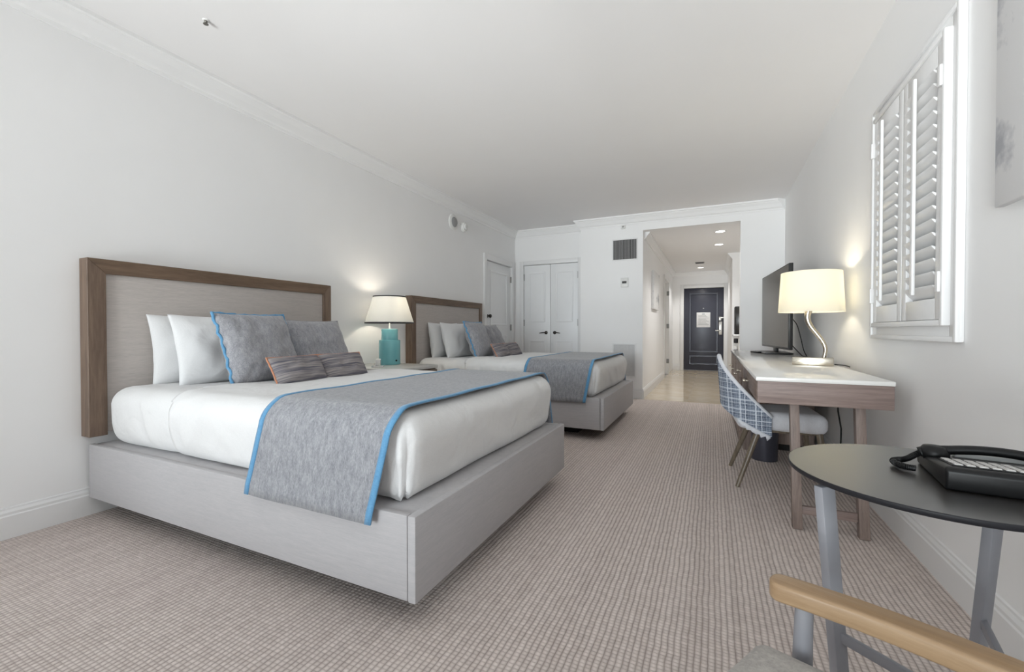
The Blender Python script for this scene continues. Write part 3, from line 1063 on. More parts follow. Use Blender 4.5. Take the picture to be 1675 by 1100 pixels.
bed = make_bed()
matt = make_mattress()
sheet = make_sheet()
runner = make_runner()
pill = [make_pillow('bed_pillow', .62, .42, .15, 'pillow', 2.2, .06, 2.4),
        make_pillow('bed_pillow', .64, .43, .16, 'pillow', 9.4, .06, 2.4),
        make_pillow('bed_pillow', .46, .35, .16, 'pillow', 13.7, .06, 2.4)]
sham = [trimmed_pillow('sham_cushion', .47, .45, .17, 'sham', 4.0, 'blue', 'blue_piping', .0085, .006),
        trimmed_pillow('sham_cushion', .50, .43, .17, 'sham', 6.0, 'sham', 'grey_piping', .006, .002)]
lumb = [trimmed_pillow('lumbar_cushion', .36, .19, .11, 'stripe', 1.5, 'orange', 'orange_piping', .005, .001, .03),
        trimmed_pillow('lumbar_cushion', .36, .19, .11, 'stripe', 3.5, 'orange', 'orange_piping', .005, .001, .03)]

# layout, local to the bed: (object, local x, y from bed centre, z, tilt deg, turn deg)
ZM = .672
LAY = [(pill[0], .185, -.25, ZM + .006, 8, 0), (pill[1], .37, -.20, ZM + .006, 15, 0),
       (pill[2], .40, .40, ZM, 14, 0),
       (sham[0], .67, -.185, ZM + .012, 22, 4), (sham[1], .60, .30, ZM, 22, 2),
       (lumb[0], .89, -.125, ZM + .008, 30, 3), (lumb[1], .88, .22, ZM + .008, 30, -2)]
BEDS = [((XL, 1.917, 0), 'nearer', 'the nearer bed, left of the turquoise lamp'), ((XL, 4.615, 0), 'farther', 'the farther bed, right of the turquoise lamp')]
LAB = [
    'white pillow flat against the {0} headboard, farthest from the hallway',
    'white pillow propped right beside the blue-piped cushion on the {0} bed',
    'low white pillow tucked behind the plain grey cushion on the {0} bed',
    'large square grey tweed cushion with blue piping on the {0} bed',
    'plain grey tweed cushion without coloured piping on the {0} bed',
    'striped lumbar cushion leaning on the blue-piped cushion of the {0} bed',
    'striped lumbar cushion nearer the hallway on the {0} bed',
]
for bi, (loc, which, where) in enumerate(BEDS):
    base = Vector(loc)
    def put(src, name):
        return src if bi == 0 else copy_tree(src)
    b = put(bed, 'bed'); b.location = base
    tag(b, 'low upholstered platform bed with walnut-framed headboard, ' + where, 'bed', 'platform beds')
    m = put(matt, 'm'); m.location = base
    tag(m, 'mattress in a white fitted sheet on the ' + which + ' bed', 'mattress', 'mattresses')
    s = put(sheet, 's'); s.location = base
    tag(s, 'white flat sheet tucked over the mattress of the ' + which + ' bed', 'bed sheet', 'bed sheets')
    r = put(runner, 'r'); r.location = base
    tag(r, 'grey tweed bed runner with blue edges across the ' + which + ' bed', 'bed runner', 'bed runners')
    for (src, lx, ly, lz, tilt, turn), lb in zip(LAY, LAB):
        q = put(src, 'q')
        q.location = base + Vector((lx, ly, lz))
        q.rotation_euler = (0, -math.radians(tilt), math.radians(turn))
        kind = 'pillow' if 'white' in lb else 'cushion'
        tag(q, lb.format(which), kind, {'bed_pillow': 'white bed pillows', 'sham_cushion': 'grey square cushions', 'lumbar_cushion': 'striped lumbar cushions'}[q.name.split('.')[0]])

# ------------------------------------------------------------------ nightstand and its things
NZ = .675
ns = empty('nightstand', (XL + .005, 3.13, 0))
tag(ns, 'walnut nightstand with pale top between the two beds', 'nightstand')
box('nightstand_top', (.0, .69, -.32, .305, NZ - .03, NZ), 'grey_stone', ns, .004)
box('cabinet_body', (.02, .67, -.31, .295, .14, NZ - .031), 'walnut_y', ns, .003)
for k in range(2):
    dr = box('drawer', (.671, .69, -.305, .29, .15 + k * .25, .15 + k * .25 + .235), 'walnut_y', ns, .003)
    bm = bmesh.new(); tmp = bmesh.new(); bm_lathe(tmp, [(0, 0), (.007, 0), (.007, .015), (.014, .02), (.014, .027), (0, .028)], 14)
    merge(bm, tmp, Matrix.Translation((.69, -.01, .27 + k * .25)) @ Matrix.Rotation(PI / 2, 4, 'Y'))
    obj('knob', bm, 'chrome', dr, True)
for a in (.05, .62):
    for b_ in (-.28, .265):
        box('leg', (a - .02, a + .02, b_ - .02, b_ + .02, 0, .142), 'walnut_z', ns, .003)

def point_light(name, loc, power, color, radius=.03):
    d = bpy.data.lights.new(name, 'POINT')
    d.energy = power; d.color = color; d.shadow_soft_size = radius
    o = bpy.data.objects.new(name, d); COL.objects.link(o); o.location = loc
    return o

nl = empty('table_lamp', (-2.815, 3.265, NZ))
tag(nl, 'turquoise ceramic table lamp with black-edged white shade on nightstand', 'lamp')
bm = bmesh.new(); bm_lathe(bm, [(0, 0.001), (.096, .001), (.099, .006), (.099, .228), (.096, .234), (.077, .235), (.0765, .335), (.072, .34), (.012, .342), (0, .342)], 48)
body = obj('lamp_body', bm, 'turq', nl, True, angle=50)
# little outlet on the body
dirv = Vector((2.815, -3.265, 0)).normalized()
side = Vector((dirv.y, -dirv.x, 0)) * -1
pd = (dirv * .80 + side * .60).normalized()
bm = bmesh.new(); tmp = bmesh.new(); bm_lathe(tmp, [(0, 0), (.009, 0), (.009, .004), (0, .004)], 14)
merge(bm, tmp, Matrix.Translation(pd * .0985 + Vector((0, 0, .04))) @ pd.to_track_quat('Z', 'Y').to_matrix().to_4x4())
obj('switch', bm, 'black', body, True)
bm = bmesh.new(); bm_lathe(bm, [(0, .34), (.010, .34), (.010, .36), (.006, .365), (.006, .62), (0, .62)], 14)
obj('lamp_stem', bm, 'porcelain', nl, True)
SB, ST, RB, RT = .398, .648, .228, .152
bm = bmesh.new(); bm_lathe(bm, [(RB, SB), (RT, ST), (RT - .002, ST), (RB - .002, SB)], 56, close=True)
sh = obj('lamp_shade', bm, 'shade', nl, True, angle=60)
for r_, z_, nm in ((RB, SB, 'lower'), (RT, ST, 'upper')):
    bm = bmesh.new(); bm_lathe(bm, [(r_ + .0025, z_ - .005), (r_ + .0025, z_ + .006), (r_ - .0045, z_ + .006), (r_ - .0045, z_ - .005)], 56, close=True)
    obj('shade_trim', bm, 'shade_edge', sh, True, angle=40)
bm = bmesh.new()
for k in range(3):
    a = 2 * PI * k / 3
    bm_tube(bm, [(0, 0, ST - .03), (RT * .98 * math.cos(a), RT * .98 * math.sin(a), ST - .01)], .002, 6)
bm_lathe(bm, [(0, ST - .035), (.008, ST - .03), (.008, ST - .01), (.004, ST), (.007, ST + .012), (0, ST + .018)], 12)
obj('shade_spider', bm, 'chrome', nl, True)
bm = bmesh.new(); bm_lathe(bm, [(0, .45), (.013, .45), (.013, .475), (.028, .51), (.028, .53), (.016, .552), (0, .556)], 16)
obj('bulb', bm, 'bulb', nl, True)
point_light('nightstand_lamp_light', (-2.815, 3.265, NZ + .56), 4.5, (1.0, .90, .74), .04)

# small clear clock on the nightstand
ck = empty('desk_clock', (-2.71, 2.99, NZ + .0005))
tag(ck, 'small clear acrylic clock next to the turquoise lamp', 'clock')
ck.rotation_euler = (0, 0, math.radians(35))
box('clock_base', (-.05, .05, -.06, .06, 0, .012), 'acrylic', ck, .003)
box('clock_body', (-.02, .02, -.035, .035, .0125, .07), 'plastic_white', ck, .006)
box('clock_face', (.0203, .0215, -.028, .028, .018, .062), 'grey_stone', ck)

# ------------------------------------------------------------------ desk run along the right wall
DX0, DX1, DY0, DY1, DZ = .213, .768, 2.545, 5.86, .763
dk = empty('writing_desk', (DX0, DY0, 0))
tag(dk, 'long wooden wall desk with white stone top and drawers', 'desk')
LX, LY = DX1 - DX0, DY1 - DY0
top = box('desk_top', (-.008, LX, -.008, LY, DZ - .022, DZ), 'stone', dk, .004)
YK = 1.62        # where the knee space ends and the cabinet begins
ap = .628
box('end_panel', (0, LX - .002, 0, .022, ap, DZ - .0225), 'desk_x', dk, .002)
box('end_panel', (0, LX - .002, LY - .022, LY, .05, DZ - .0225), 'desk_x', dk, .002)
box('back_rail', (LX - .024, LX - .002, .0225, LY - .0225, ap, DZ - .0225), 'desk_y', dk, .002)
box('bottom_board', (.004, LX - .025, .0225, YK - .012, ap, ap + .016), 'desk_y', dk, .001)
# front rail: open cubby in the middle, drawers on both sides
box('front_divider', (.002, .3, .70, .718, ap + .0165, DZ - .0225), 'desk_z', dk)
box('front_divider', (.002, .3, 1.12, 1.138, ap + .0165, DZ - .0225), 'desk_z', dk)
for a, b_ in ((.0235, .699), (1.139, YK - .014)):
    dr = box('drawer', (-.002, .018, a, b_, ap + .003, DZ - .026), 'desk_y', dk, .002)
    bm = bmesh.new(); tmp = bmesh.new(); bm_lathe(tmp, [(0, 0), (.006, 0), (.006, .014), (.012, .018), (.012, .03), (0, .031)], 16)
    merge(bm, tmp, Matrix.Translation((-.002, (a + b_) / 2 + (.26 if a < .1 else 0), (ap + DZ) / 2 - .02)) @ Matrix.Rotation(-PI / 2, 4, 'Y'))
    obj('knob', bm, 'chrome', dr, True)
# cabinet part under the television
cb = box('cabinet_body', (.02, LX - .03, YK - .01, LY - .023, .06, DZ - .0225), 'desk_z', dk, .002)
box('cabinet_plinth', (.06, LX - .06, YK + .04, LY - .05, 0, .0605), 'plinth', dk)
nd = 3
for k in range(nd):
    w_ = (LY - .03 - YK) / nd
    a = YK + k * w_
    for j in range(2):
        z0_ = .07 + j * .334
        dr = box('cabinet_drawer', (-.002, .019, a + .003, a + w_ - .003, z0_, z0_ + .328), 'desk_y', dk, .002)
        bm = bmesh.new(); tmp = bmesh.new(); bm_lathe(tmp, [(0, 0), (.006, 0), (.006, .014), (.012, .018), (.012, .03), (0, .031)], 16)
        merge(bm, tmp, Matrix.Translation((-.002, a + w_ / 2, z0_ + .2)) @ Matrix.Rotation(-PI / 2, 4, 'Y'))
        obj('knob', bm, 'chrome', dr, True)
# leg frame at the near end: two legs and a stretcher
for lx in (.170, .440):
    bm = bmesh.new(); bm_bar(bm, (lx, .075, ap + .001), (lx + .012, .03, 0), .040, .045, (1, 0, 0), .002, .042, .045)
    obj('leg', bm, 'desk_z', dk, True, angle=35)
bm = bmesh.new(); bm_box(bm, .200, .428, .025, .05, .075, .115, bev=.002)
obj('stretcher', bm, 'desk_x', dk, True, angle=35)
# support leg against the wall next to the cabinet
box('leg', (LX - .085, LX - .03, YK - .075, YK - .02, 0, ap - .001), 'desk_z', dk, .002)
box('leg', (.03, .085, YK - .075, YK - .02, 0, ap - .001), 'desk_z', dk, .002)

# desk lamp
DLX, DLY = .622, 3.53
dl = empty('desk_lamp', (DLX, DLY, DZ + .0005), 0)
tag(dl, 'nickel desk lamp with wavy stem and cream drum shade', 'lamp')
ang = math.radians(-10)
dl.rotation_euler = (0, 0, ang)
bm = bmesh.new(); bm_box(bm, -.115, .115, -.05, .05, 0, .054, bev=.003)
obj('lamp_base', bm, 'chrome', dl, True, angle=35)
bm = bmesh.new()
pts = []; rad = []
for k in range(25):
    f = k / 24
    z = .054 + f * .325
    off = .085 * (1 - f) ** 1.0
    x = .062 - .085 * (0.5 - 0.5 * math.cos(PI * min(1, max(0, (f - .08) / .84)))) + .012 * math.sin(f * PI * 2) 
    pts.append((x, 0, z)); rad.append(.0125 + .009 * f ** 1.6)
bm_tube(bm, pts, rad, 16)
stem = obj('lamp_stem', bm, 'chrome', dl, True, angle=60)
sx_ = pts[-1][0]
bm = bmesh.new(); bm_lathe(bm, [(0, .375), (.013, .375), (.013, .43), (0, .43)], 16, cx=sx_)
obj('lamp_socket', bm, 'chrome', dl, True)
bm = bmesh.new(); bm_lathe(bm, [(.207, .362), (.190, .632), (.188, .632), (.205, .362)], 64, cx=sx_ + .01, sx=.92, sy=.98, close=True)
sh2 = obj('lamp_shade', bm, 'shade_cream', dl, True, angle=60)
bm = bmesh.new()
for k in range(3):
    a = 2 * PI * k / 3 + .4
    bm_tube(bm, [(sx_, 0, .60), (sx_ + .01 + .186 * .92 * math.cos(a), .186 * .98 * math.sin(a), .62)], .002, 6)
bm_tube(bm, [(sx_, 0, .43), (sx_, 0, .605)], .003, 8)
obj('shade_spider', bm, 'chrome', dl, True)
bm = bmesh.new(); bm_lathe(bm, [(0, .431), (.013, .431), (.013, .45), (.028, .485), (.028, .505), (.016, .53), (0, .534)], 16, cx=sx_)
obj('bulb', bm, 'bulb', dl, True)
point_light('desk_lamp_light', (DLX + sx_ * math.cos(ang), DLY + sx_ * math.sin(ang), DZ + .53), 5.2, (1.0, .89, .68), .04)
bm = bmesh.new(); bm_tube(bm, [(.12, .0, .010), (.15, .01, .008), (.175, .0, .006), (.19, -.06, .005), (.195, -.10, .004)], .0035, 8)
obj('power_cord', bm, 'black_matte', dl, True)

# television
TA, TB = Vector((.632, 4.60, 0)), Vector((.535, 5.84, 0))
tc_ = (TA + TB) / 2
tang = math.atan2((TB - TA).y, (TB - TA).x) - PI / 2
tl = (TB - TA).length
tv = empty('television', (tc_.x, tc_.y, DZ + .0005), tang)
tag(tv, 'flat screen television standing at the far end of the desk', 'television')
z0t, z1t = .058, .85
# local y along the width, local -x = screen side
tb = box('tv_case', (-.004, .03, -tl / 2, tl / 2, z0t, z1t), 'tv_body', tv, .004)
box('screen', (-.0062, -.0042, -tl / 2 + .012, tl / 2 - .012, z0t + .022, z1t - .012), 'tv_screen', tv)
box('tv_back', (.0305, .065, -tl * .32, tl * .32, z0t + .05, z1t - .22), 'tv_body', tv, .012)
bm = bmesh.new(); bm_bar(bm, (.018, 0, .016), (.018, 0, z0t + .06), .10, .03, (0, 1, 0), .003)
obj('stand_neck', bm, 'tv_body', tv, True, angle=35)
bm = bmesh.new(); bm_box(bm, -.13, .12, -.26, .26, 0, .016, bev=.006)
obj('stand_base', bm, 'tv_body', tv, True, angle=35)
for pts in ([(.05, -.36, .38), (.09, -.47, .30), (.10, -.58, .17), (.105, -.66, .06), (.12, -.70, .006)], [(.05, -.34, .14), (.08, -.43, .08), (.10, -.54, .03), (.11, -.62, .006), (.12, -.80, .005)]):
    # smooth the cable a little
    P = [Vector(p) for p in pts]
    Q = []
    for k in range(len(P) - 1):
        a, b_, c, d = P[max(k - 1, 0)], P[k], P[k + 1], P[min(k + 2, len(P) - 1)]
        for s in range(6):
            u = s / 6
            Q.append(.5 * ((2 * b_) + (c - a) * u + (2 * a - 5 * b_ + 4 * c - d) * u * u + (3 * b_ - a - 3 * c + d) * u ** 3))
    Q.append(P[-1])
    bm = bmesh.new(); bm_tube(bm, Q, .004, 8)
    obj('cable', bm, 'black_matte', tv, True)
rm = empty('remote_control', (.425, 5.22, DZ + .0005), math.radians(20))
tag(rm, 'black remote control lying on the desk before the television', 'remote control')
box('remote_body', (-.024, .024, -.09, .09, 0, .018), 'black', rm, .006)
for k in range(5):
    box('button', (-.012, .012, -.06 + k * .026, -.046 + k * .026, .0178, .0205), 'hinge', rm, .001)

# loose cable hanging under the desk
bm = bmesh.new()
P = [(.80, 3.72, .60), (.80, 3.70, .52), (.795, 3.66, .44), (.80, 3.60, .33), (.79, 3.56, .24), (.785, 3.52, .12), (.78, 3.50, .006), (.74, 3.46, .005)]
bm_tube(bm, P, .005, 8)
tag(obj('power_cord', bm, 'black_matte', None, True), 'black cord hanging under the desk near the wall', 'cord')

# waste bin under the desk
wb_ = empty('waste_bin', (.372, 3.86, 0))
tag(wb_, 'dark charcoal waste bin on the carpet behind the plaid chair', 'bin')
bm = bmesh.new(); bm_lathe(bm, [(0, .004), (.086, .004), (.09, .0), (.098, .30), (.094, .30), (.084, .012), (0, .012)], 36)
obj('bin_body', bm, 'bin', wb_, True, angle=50)
bm = bmesh.new(); bm_lathe(bm, [(.099, .292), (.1015, .296), (.1015, .303), (.097, .306), (.0935, .302), (.0945, .292)], 36, close=True)
obj('bin_rim', bm, 'chrome', wb_, True)

# desk chair (local +x = facing the desk)
dc = empty('desk_chair', (.40, 3.345, 0), math.radians(3))
tag(dc, 'blue plaid tub-backed desk chair with pale seat at the desk', 'chair')
bm = bmesh.new()
def sdisp(w, n):
    return w + n * .004 * noise.noise(w * 6)
bm_rbox(bm, -.262, .235, -.222, .222, .36, .482, .05, .025, sdisp)
for v in bm.verts:      # narrower at the back, rounded plan
    f = (v.co.x + .262) / .497
    k = .76 + .24 * min(1, max(0, f * 1.4))
    v.co.y *= k
obj('seat', bm, 'seat_pale', dc, True, angle=180)
# back shell: curved panel around the rear of the seat, rim falling to the front
def shell_pt(a, f, off):
    """a = -1.32..1.32 around the rear, f = 0 bottom .. 1 rim; off = offset of the face"""
    sg = -1 if a < 0 else 1
    c = abs(a) / 1.32
    zt = .822 - .372 * c ** 1.15
    zb = .50 - .165 * c ** 1.2
    z = zb + (zt - zb) * f
    th = c * PI / 2 * .97
    h = (z - .34) / .48
    x = -.335 - .035 * h + (.275 + .03 * h) * (1 - math.cos(th)) - off * math.cos(th)
    y = sg * (.236 + .012 * h + off) * math.sin(th)
    return Vector((x, y, z))
NA, NF = 36, 16
bm = bmesh.new()
uvl = bm.loops.layers.uv.new('UVMap')
def shell_grid(off):
    return [[bm.verts.new(shell_pt(-1.32 + 2.64 * i / NA, j / NF, off)) for j in range(NF + 1)] for i in range(NA + 1)]
G0 = shell_grid(0.0); G1 = shell_grid(-.028)
meta = {}
for i in range(NA):
    for j in range(NF):
        for G, rev in ((G0, False), (G1, True)):
            ids = [(i, j), (i + 1, j), (i + 1, j + 1), (i, j + 1)]
            if rev:
                ids.reverse()
            f = bm.faces.new([G[a][b_] for a, b_ in ids])
            for lp, (a, b_) in zip(f.loops, ids):
                p = G[a][b_].co
                lp[uvl].uv = (a / NA * .95, p.z * 1.35)
def rimface(q):
    f = bm.faces.new(q)
    for lp in f.loops:
        lp[uvl].uv = (lp.vert.co.y, lp.vert.co.z)
for i in range(NA):
    rimface((G0[i][NF], G0[i + 1][NF], G1[i + 1][NF], G1[i][NF]))
    rimface((G0[i][0], G1[i][0], G1[i + 1][0], G0[i + 1][0]))
for j in range(NF):
    rimface((G0[0][j], G0[0][j + 1], G1[0][j + 1], G1[0][j]))
    rimface((G0[NA][j], G1[NA][j], G1[NA][j + 1], G0[NA][j + 1]))
back = obj('back_shell', bm, 'plaid', dc, True, angle=60)
bm = bmesh.new()
loop = [shell_pt(-1.32 + 2.64 * i / NA, 1.0, -.014) + Vector((0, 0, .002)) for i in range(NA + 1)]
bm_tube(bm, loop, .0145, 10)
obj('rim_piping', bm, 'piping_pale', back, True, angle=180)
# frayed threads at the lower near corner
bm = bmesh.new()
top_ = [shell_pt(-1.30 + .05 * k, 0.03, .004) for k in range(13)]
bot_ = [p + Vector((random.uniform(-.006, .012), -.002, -(.012 + .028 * abs(math.sin(k * 1.7))))) for k, p in enumerate(top_)]
tv_ = [bm.verts.new(p) for p in top_]; bv_ = [bm.verts.new(p) for p in bot_]
for k in range(12):
    bm.faces.new((tv_[k], tv_[k + 1], bv_[k + 1], bv_[k]))
fo = obj('fringe', bm, 'piping_pale', back, True)
md = fo.modifiers.new('thickness', 'SOLIDIFY'); md.thickness = .004
for s in (-1, 1):
    bm = bmesh.new()
    bm_tube(bm, [(-.125, s * .17, .40), (-.262, s * .232, 0.0)], [.0205, .0125], 14)
    obj('leg', bm, 'leg_wood', dc, True, angle=50)
    bm = bmesh.new()
    bm_tube(bm, [(.185, s * .18, .39), (.235, s * .215, 0.0)], [.0195, .0125], 14)
    obj('leg', bm, 'leg_wood', dc, True, angle=50)
bm = bmesh.new(); bm_box(bm, -.16, .20, -.18, .18, .352, .377, bev=.004)
obj('seat_frame', bm, 'leg_wood', dc, True, angle=35)

# ------------------------------------------------------------------ small round table with the telephone
TC, TR, TZ = Vector((.412, 1.174, 0)), .249, .70
tt = empty('side_table', TC)
tag(tt, 'round black-topped side table with grey metal legs', 'table')
bm = bmesh.new(); bm_lathe(bm, [(0, TZ), (TR - .002, TZ), (TR - .002, TZ - .004), (0, TZ - .004)], 96)
obj('table_top', bm, 'table_top', tt, True, angle=50)
bm = bmesh.new(); bm_lathe(bm, [(TR - .0019, TZ), (TR - .0005, TZ - .0006), (TR, TZ - .002), (TR - .002, TZ - .010), (TR - .008, TZ - .013), (.10, TZ - .013), (.10, TZ - .0042), (TR - .0019, TZ - .0042)], 96, close=True)
obj('edge_band', bm, 'table_edge', tt, True, angle=50)
bm = bmesh.new(); bm_lathe(bm, [(0, TZ - .0135), (.20, TZ - .0135), (.20, TZ - .022), (0, TZ - .022)], 48)
obj('mount_plate', bm, 'table_edge', tt, True, angle=40)
LEGS = [((.213, 1.083), (.262, 1.072)), ((.556, 1.268), (.530, 1.325)), ((.515, .985), (.50, 1.02))]
for (tx, ty), (fx, fy) in LEGS:
    a = Vector((tx, ty, TZ - .022)) - TC; b_ = Vector((fx, fy, 0)) - TC
    rad_ = Vector((a.x, a.y, 0)).normalized()
    bm = bmesh.new(); bm_bar(bm, a, b_, .034, .020, Vector((.80, .60, 0)), .003, .026, .020)
    obj('leg', bm, 'grey_metal', tt, True, angle=35)
def legpt(i, z):
    (tx, ty), (fx, fy) = LEGS[i]
    f = 1 - z / (TZ - .022)
    return Vector((tx + (fx - tx) * f, ty + (fy - ty) * f, z)) - TC
for i, j, za, zb in ((0, 2, .375, .30), (1, 2, .36, .30)):
    bm = bmesh.new(); bm_bar(bm, legpt(i, za), legpt(j, zb), .02, .012, (0, 0, 1), .002)
    obj('stretcher', bm, 'grey_metal', tt, True, angle=35)

# telephone; local x to the right, local y away from the camera
ph = empty('telephone', (.399, 1.074, TZ + .0005), math.radians(-7))
tag(ph, 'black corded desk telephone on the round table', 'telephone')
bm = bmesh.new()
prof = [(.0, .0), (.20, .0), (.205, .018), (.197, .024), (.005, .044), (-.004, .038)]     # (y, z)
bm_prism(bm, prof, 'x', 0, .235)
bmesh.ops.bevel(bm, geom=list(bm.edges), offset=.005, segments=3, affect='EDGES', profile=.5)
obj('phone_body', bm, 'black', ph, True, angle=40)
slope = math.atan2(-.020, .192)
def on_top(x0, x1, s0, s1, h0, h1, name, mat, parent=ph, bev=.0012):
    bm = bmesh.new()
    bm_box(bm, x0, x1, s0, s1, h0, h1, bev=bev, seg=1)
    bmesh.ops.transform(bm, matrix=Matrix.Translation((0, .005, .0438)) @ Matrix.Rotation(slope, 4, 'X'), verts=bm.verts)
    return obj(name, bm, mat, parent, True, angle=35)
kp = on_top(.012, .118, .01, .105, .0, .0022, 'keypad_plate', 'black_matte')
for i in range(6):
    for j in range(4):
        on_top(.016 + i * .017, .029 + i * .017, .014 + j * .0225, .031 + j * .0225, .002, .0048, 'key', 'key', kp)
on_top(.125, .225, .008, .115, .0, .0024, 'label_plate', 'phone_grey')
on_top(.055, .165, .172, .190, .0, .010, 'cradle_plate', 'phone_grey')
# handset: an arch along local x
bm = bmesh.new()
pts, rad = [], []
for k in range(25):
    f = k / 24
    x = -.004 + f * .225
    zz = .031 + .0195 * math.sin(PI * f) ** .75
    pts.append((x, .155, zz)); rad.append(.0095 if .2 < f < .8 else .0095 + .006 * min(1, abs(f - .5) * 3.4 - 1.0))
bm_tube(bm, pts, rad, 14)
for x in (.018, .198):
    tmp = bmesh.new(); bm_lathe(tmp, [(0, 0), (.020, 0), (.025, .005), (.025, .016), (.018, .026), (0, .028)], 20)
    merge(bm, tmp, Matrix.Translation((x, .155, .024)))
obj('handset', bm, 'black', ph, True, angle=60)
bm = bmesh.new()
C = [(.0, .155, .036), (-.012, .157, .026), (-.026, .160, .014), (-.040, .158, .010), (-.050, .145, .0095), (-.048, .120, .0095), (-.036, .104, .0095), (-.022, .100, .0095)]
C = [Vector(p) for p in C]
Q = []
for k in range(len(C) - 1):
    a, b_, c, d = C[max(k - 1, 0)], C[k], C[k + 1], C[min(k + 2, len(C) - 1)]
    for s in range(14):
        u = s / 14
        Q.append(.5 * ((2 * b_) + (c - a) * u + (2 * a - 5 * b_ + 4 * c - d) * u * u + (3 * b_ - a - 3 * c + d) * u ** 3))
Q.append(C[-1])
H2 = []
for i in range(len(Q) - 1):
    d = (Q[i + 1] - Q[i]).normalized()
    n1 = d.cross(Vector((0, 0, 1))).normalized(); n2 = d.cross(n1)
    for s in range(8):
        a = 2 * PI * (i * 8 + s) / 16
        H2.append(Q[i].lerp(Q[i + 1], s / 8) + (n1 * math.cos(a) + n2 * math.sin(a)) * .0052)
bm_tube(bm, H2, .0016, 5)
obj('coiled_cord', bm, 'black', ph, True)

# ------------------------------------------------------------------ armchair at the front edge
ac = empty('armchair', (.225, .52, 0), math.radians(180 - 22.5))
tag(ac, 'armchair with bare wooden armrest and oatmeal fabric seat', 'armchair')
# local +x = forward (away from the backrest), local -y = the far side from the camera... built symmetric
def adisp(w, n):
    return w + n * .004 * noise.noise(w * 7)
bm = bmesh.new()
bm_rbox(bm, -.26, .293, -.277, .277, .335, .458, .03, .02, adisp)
for v in bm.verts:
    cxy = max(0, (v.co.x - .14)) * max(0, abs(v.co.y) - .12)
    v.co.x -= cxy * .7
obj('seat', bm, 'seat_grey', ac, True, angle=180)
bm = bmesh.new()
bm_rbox(bm, -.06, .05, -.225, .225, .0, .46, .05, .025, adisp)
bmesh.ops.transform(bm, matrix=Matrix.Translation((-.30, 0, .40)) @ Matrix.Rotation(math.radians(-14), 4, 'Y'), verts=bm.verts)
obj('backrest', bm, 'seat_grey', ac, True, angle=180)
for s in (-1, 1):
    yc_ = s * .252
    bm = bmesh.new()
    # armrest: rounded bar, outline tapering to the rounded front
    tmp = bmesh.new()
    # centre line bows outwards a little and comes in again towards the back
    cl_ = [(.243, .2895), (.20, .295), (.14, .300), (.09, .3005), (.037, .298), (-.036, .291), (-.12, .281), (-.2, .27), (-.34, .245)]
    lefts, rights = [], []
    for k, (px_, py_) in enumerate(cl_):
        q0, q1 = cl_[max(k - 1, 0)], cl_[min(k + 1, len(cl_) - 1)]
        t_ = Vector((q1[0] - q0[0], q1[1] - q0[1], 0)).normalized()
        n_ = Vector((-t_.y, t_.x, 0)) * (.0235 + .0015 * k / 8)
        lefts.append((px_ + n_.x, s * (py_ + n_.y))); rights.append((px_ - n_.x, s * (py_ - n_.y)))
    cap = []
    c0 = Vector((cl_[0][0], cl_[0][1], 0)); e0 = Vector((rights[0][0], s * rights[0][1], 0)) - c0
    fw_ = Vector((cl_[0][0] - cl_[1][0], cl_[0][1] - cl_[1][1], 0)).normalized()
    for k in range(1, 8):
        an = PI * k / 8
        p_ = c0 + e0 * math.cos(an) + fw_ * (.017 * math.sin(an))
        cap.append((p_.x, s * p_.y))
    outline = rights[::-1] + cap + lefts
    bm_prism(tmp, outline, 'z', .532, .563)
    bmesh.ops.recalc_face_normals(tmp, faces=tmp.faces)
    bmesh.ops.bevel(tmp, geom=[e for e in tmp.edges if abs(e.verts[0].co.z - e.verts[1].co.z) < 1e-6], offset=.0055, segments=3, affect='EDGES', profile=.5)
    merge(bm, tmp)
    obj('armrest', bm, 'arm_wood', ac, True, angle=35)
    bm = bmesh.new()
    yp_ = s * .297
    pts = [(.209, yp_, .5315), (.211, yp_ + s * .002, .47), (.213, yp_ + s * .004, .38), (.212, yp_ + s * .004, .25), (.222, yp_ + s * .014, 0)]
    bm_tube(bm, pts, [.0135, .0145, .016, .016, .012], 16)
    obj('front_leg', bm, 'grey_metal', ac, True, angle=60)
    bm = bmesh.new()
    bm_tube(bm, [(-.31, yc_, .5315), (-.30, yc_, .35), (-.34, yc_ + s * .01, 0)], [.015, .017, .012], 16)
    obj('rear_leg', bm, 'grey_metal', ac, True, angle=60)
    bm = bmesh.new(); bm_bar(bm, (.20, s * .297, .315), (-.295, s * .255, .315), .028, .024, (0, 0, 1), .004)
    obj('side_rail', bm, 'grey_metal', ac, True, angle=35)
for x, ww_ in ((.205, .290), (-.29, .25)):
    bm = bmesh.new(); bm_bar(bm, (x, -ww_, .315), (x, ww_, .315), .028, .03, (0, 0, 1), .004)
    obj('cross_rail', bm, 'grey_metal', ac, True, angle=35)

# ------------------------------------------------------------------ wall and ceiling fittings
def frame_art(name, loc, w, h, d, mat, label, normal):
    r = empty(name, loc)
    tag(r, label, 'picture')
    s = normal
    f0, f1 = sorted((s * .001, s * .012))
    bm = bmesh.new()
    for a, b_, c, e in ((-w / 2 + .01, w / 2 - .01, .01, .04), (-w / 2 + .01, w / 2 - .01, h - .04, h - .01), (-w / 2 + .01, -w / 2 + .04, .04, h - .04), (w / 2 - .04, w / 2 - .01, .04, h - .04)):
        bm_box(bm, f0, f1, a, b_, c, e)
    bmesh.ops.remove_doubles(bm, verts=bm.verts, dist=1e-5)
    obj('stretcher_frame', bm, 'wall', r)
    g0, g1 = sorted((s * .0125, s * d))
    box('canvas', (g0, g1, -w / 2, w / 2, 0, h), mat, r, .003)
    return r
frame_art('wall_art', (XR, 1.475, 1.386), .81, .92, .035, 'art_a', 'pale framed print on the wall above the telephone', -1)
frame_art('hallway_art', (CX0, 7.84, 1.36), .76, .64, .045, 'art_b', 'white framed picture with grey motif in the hallway', 1)

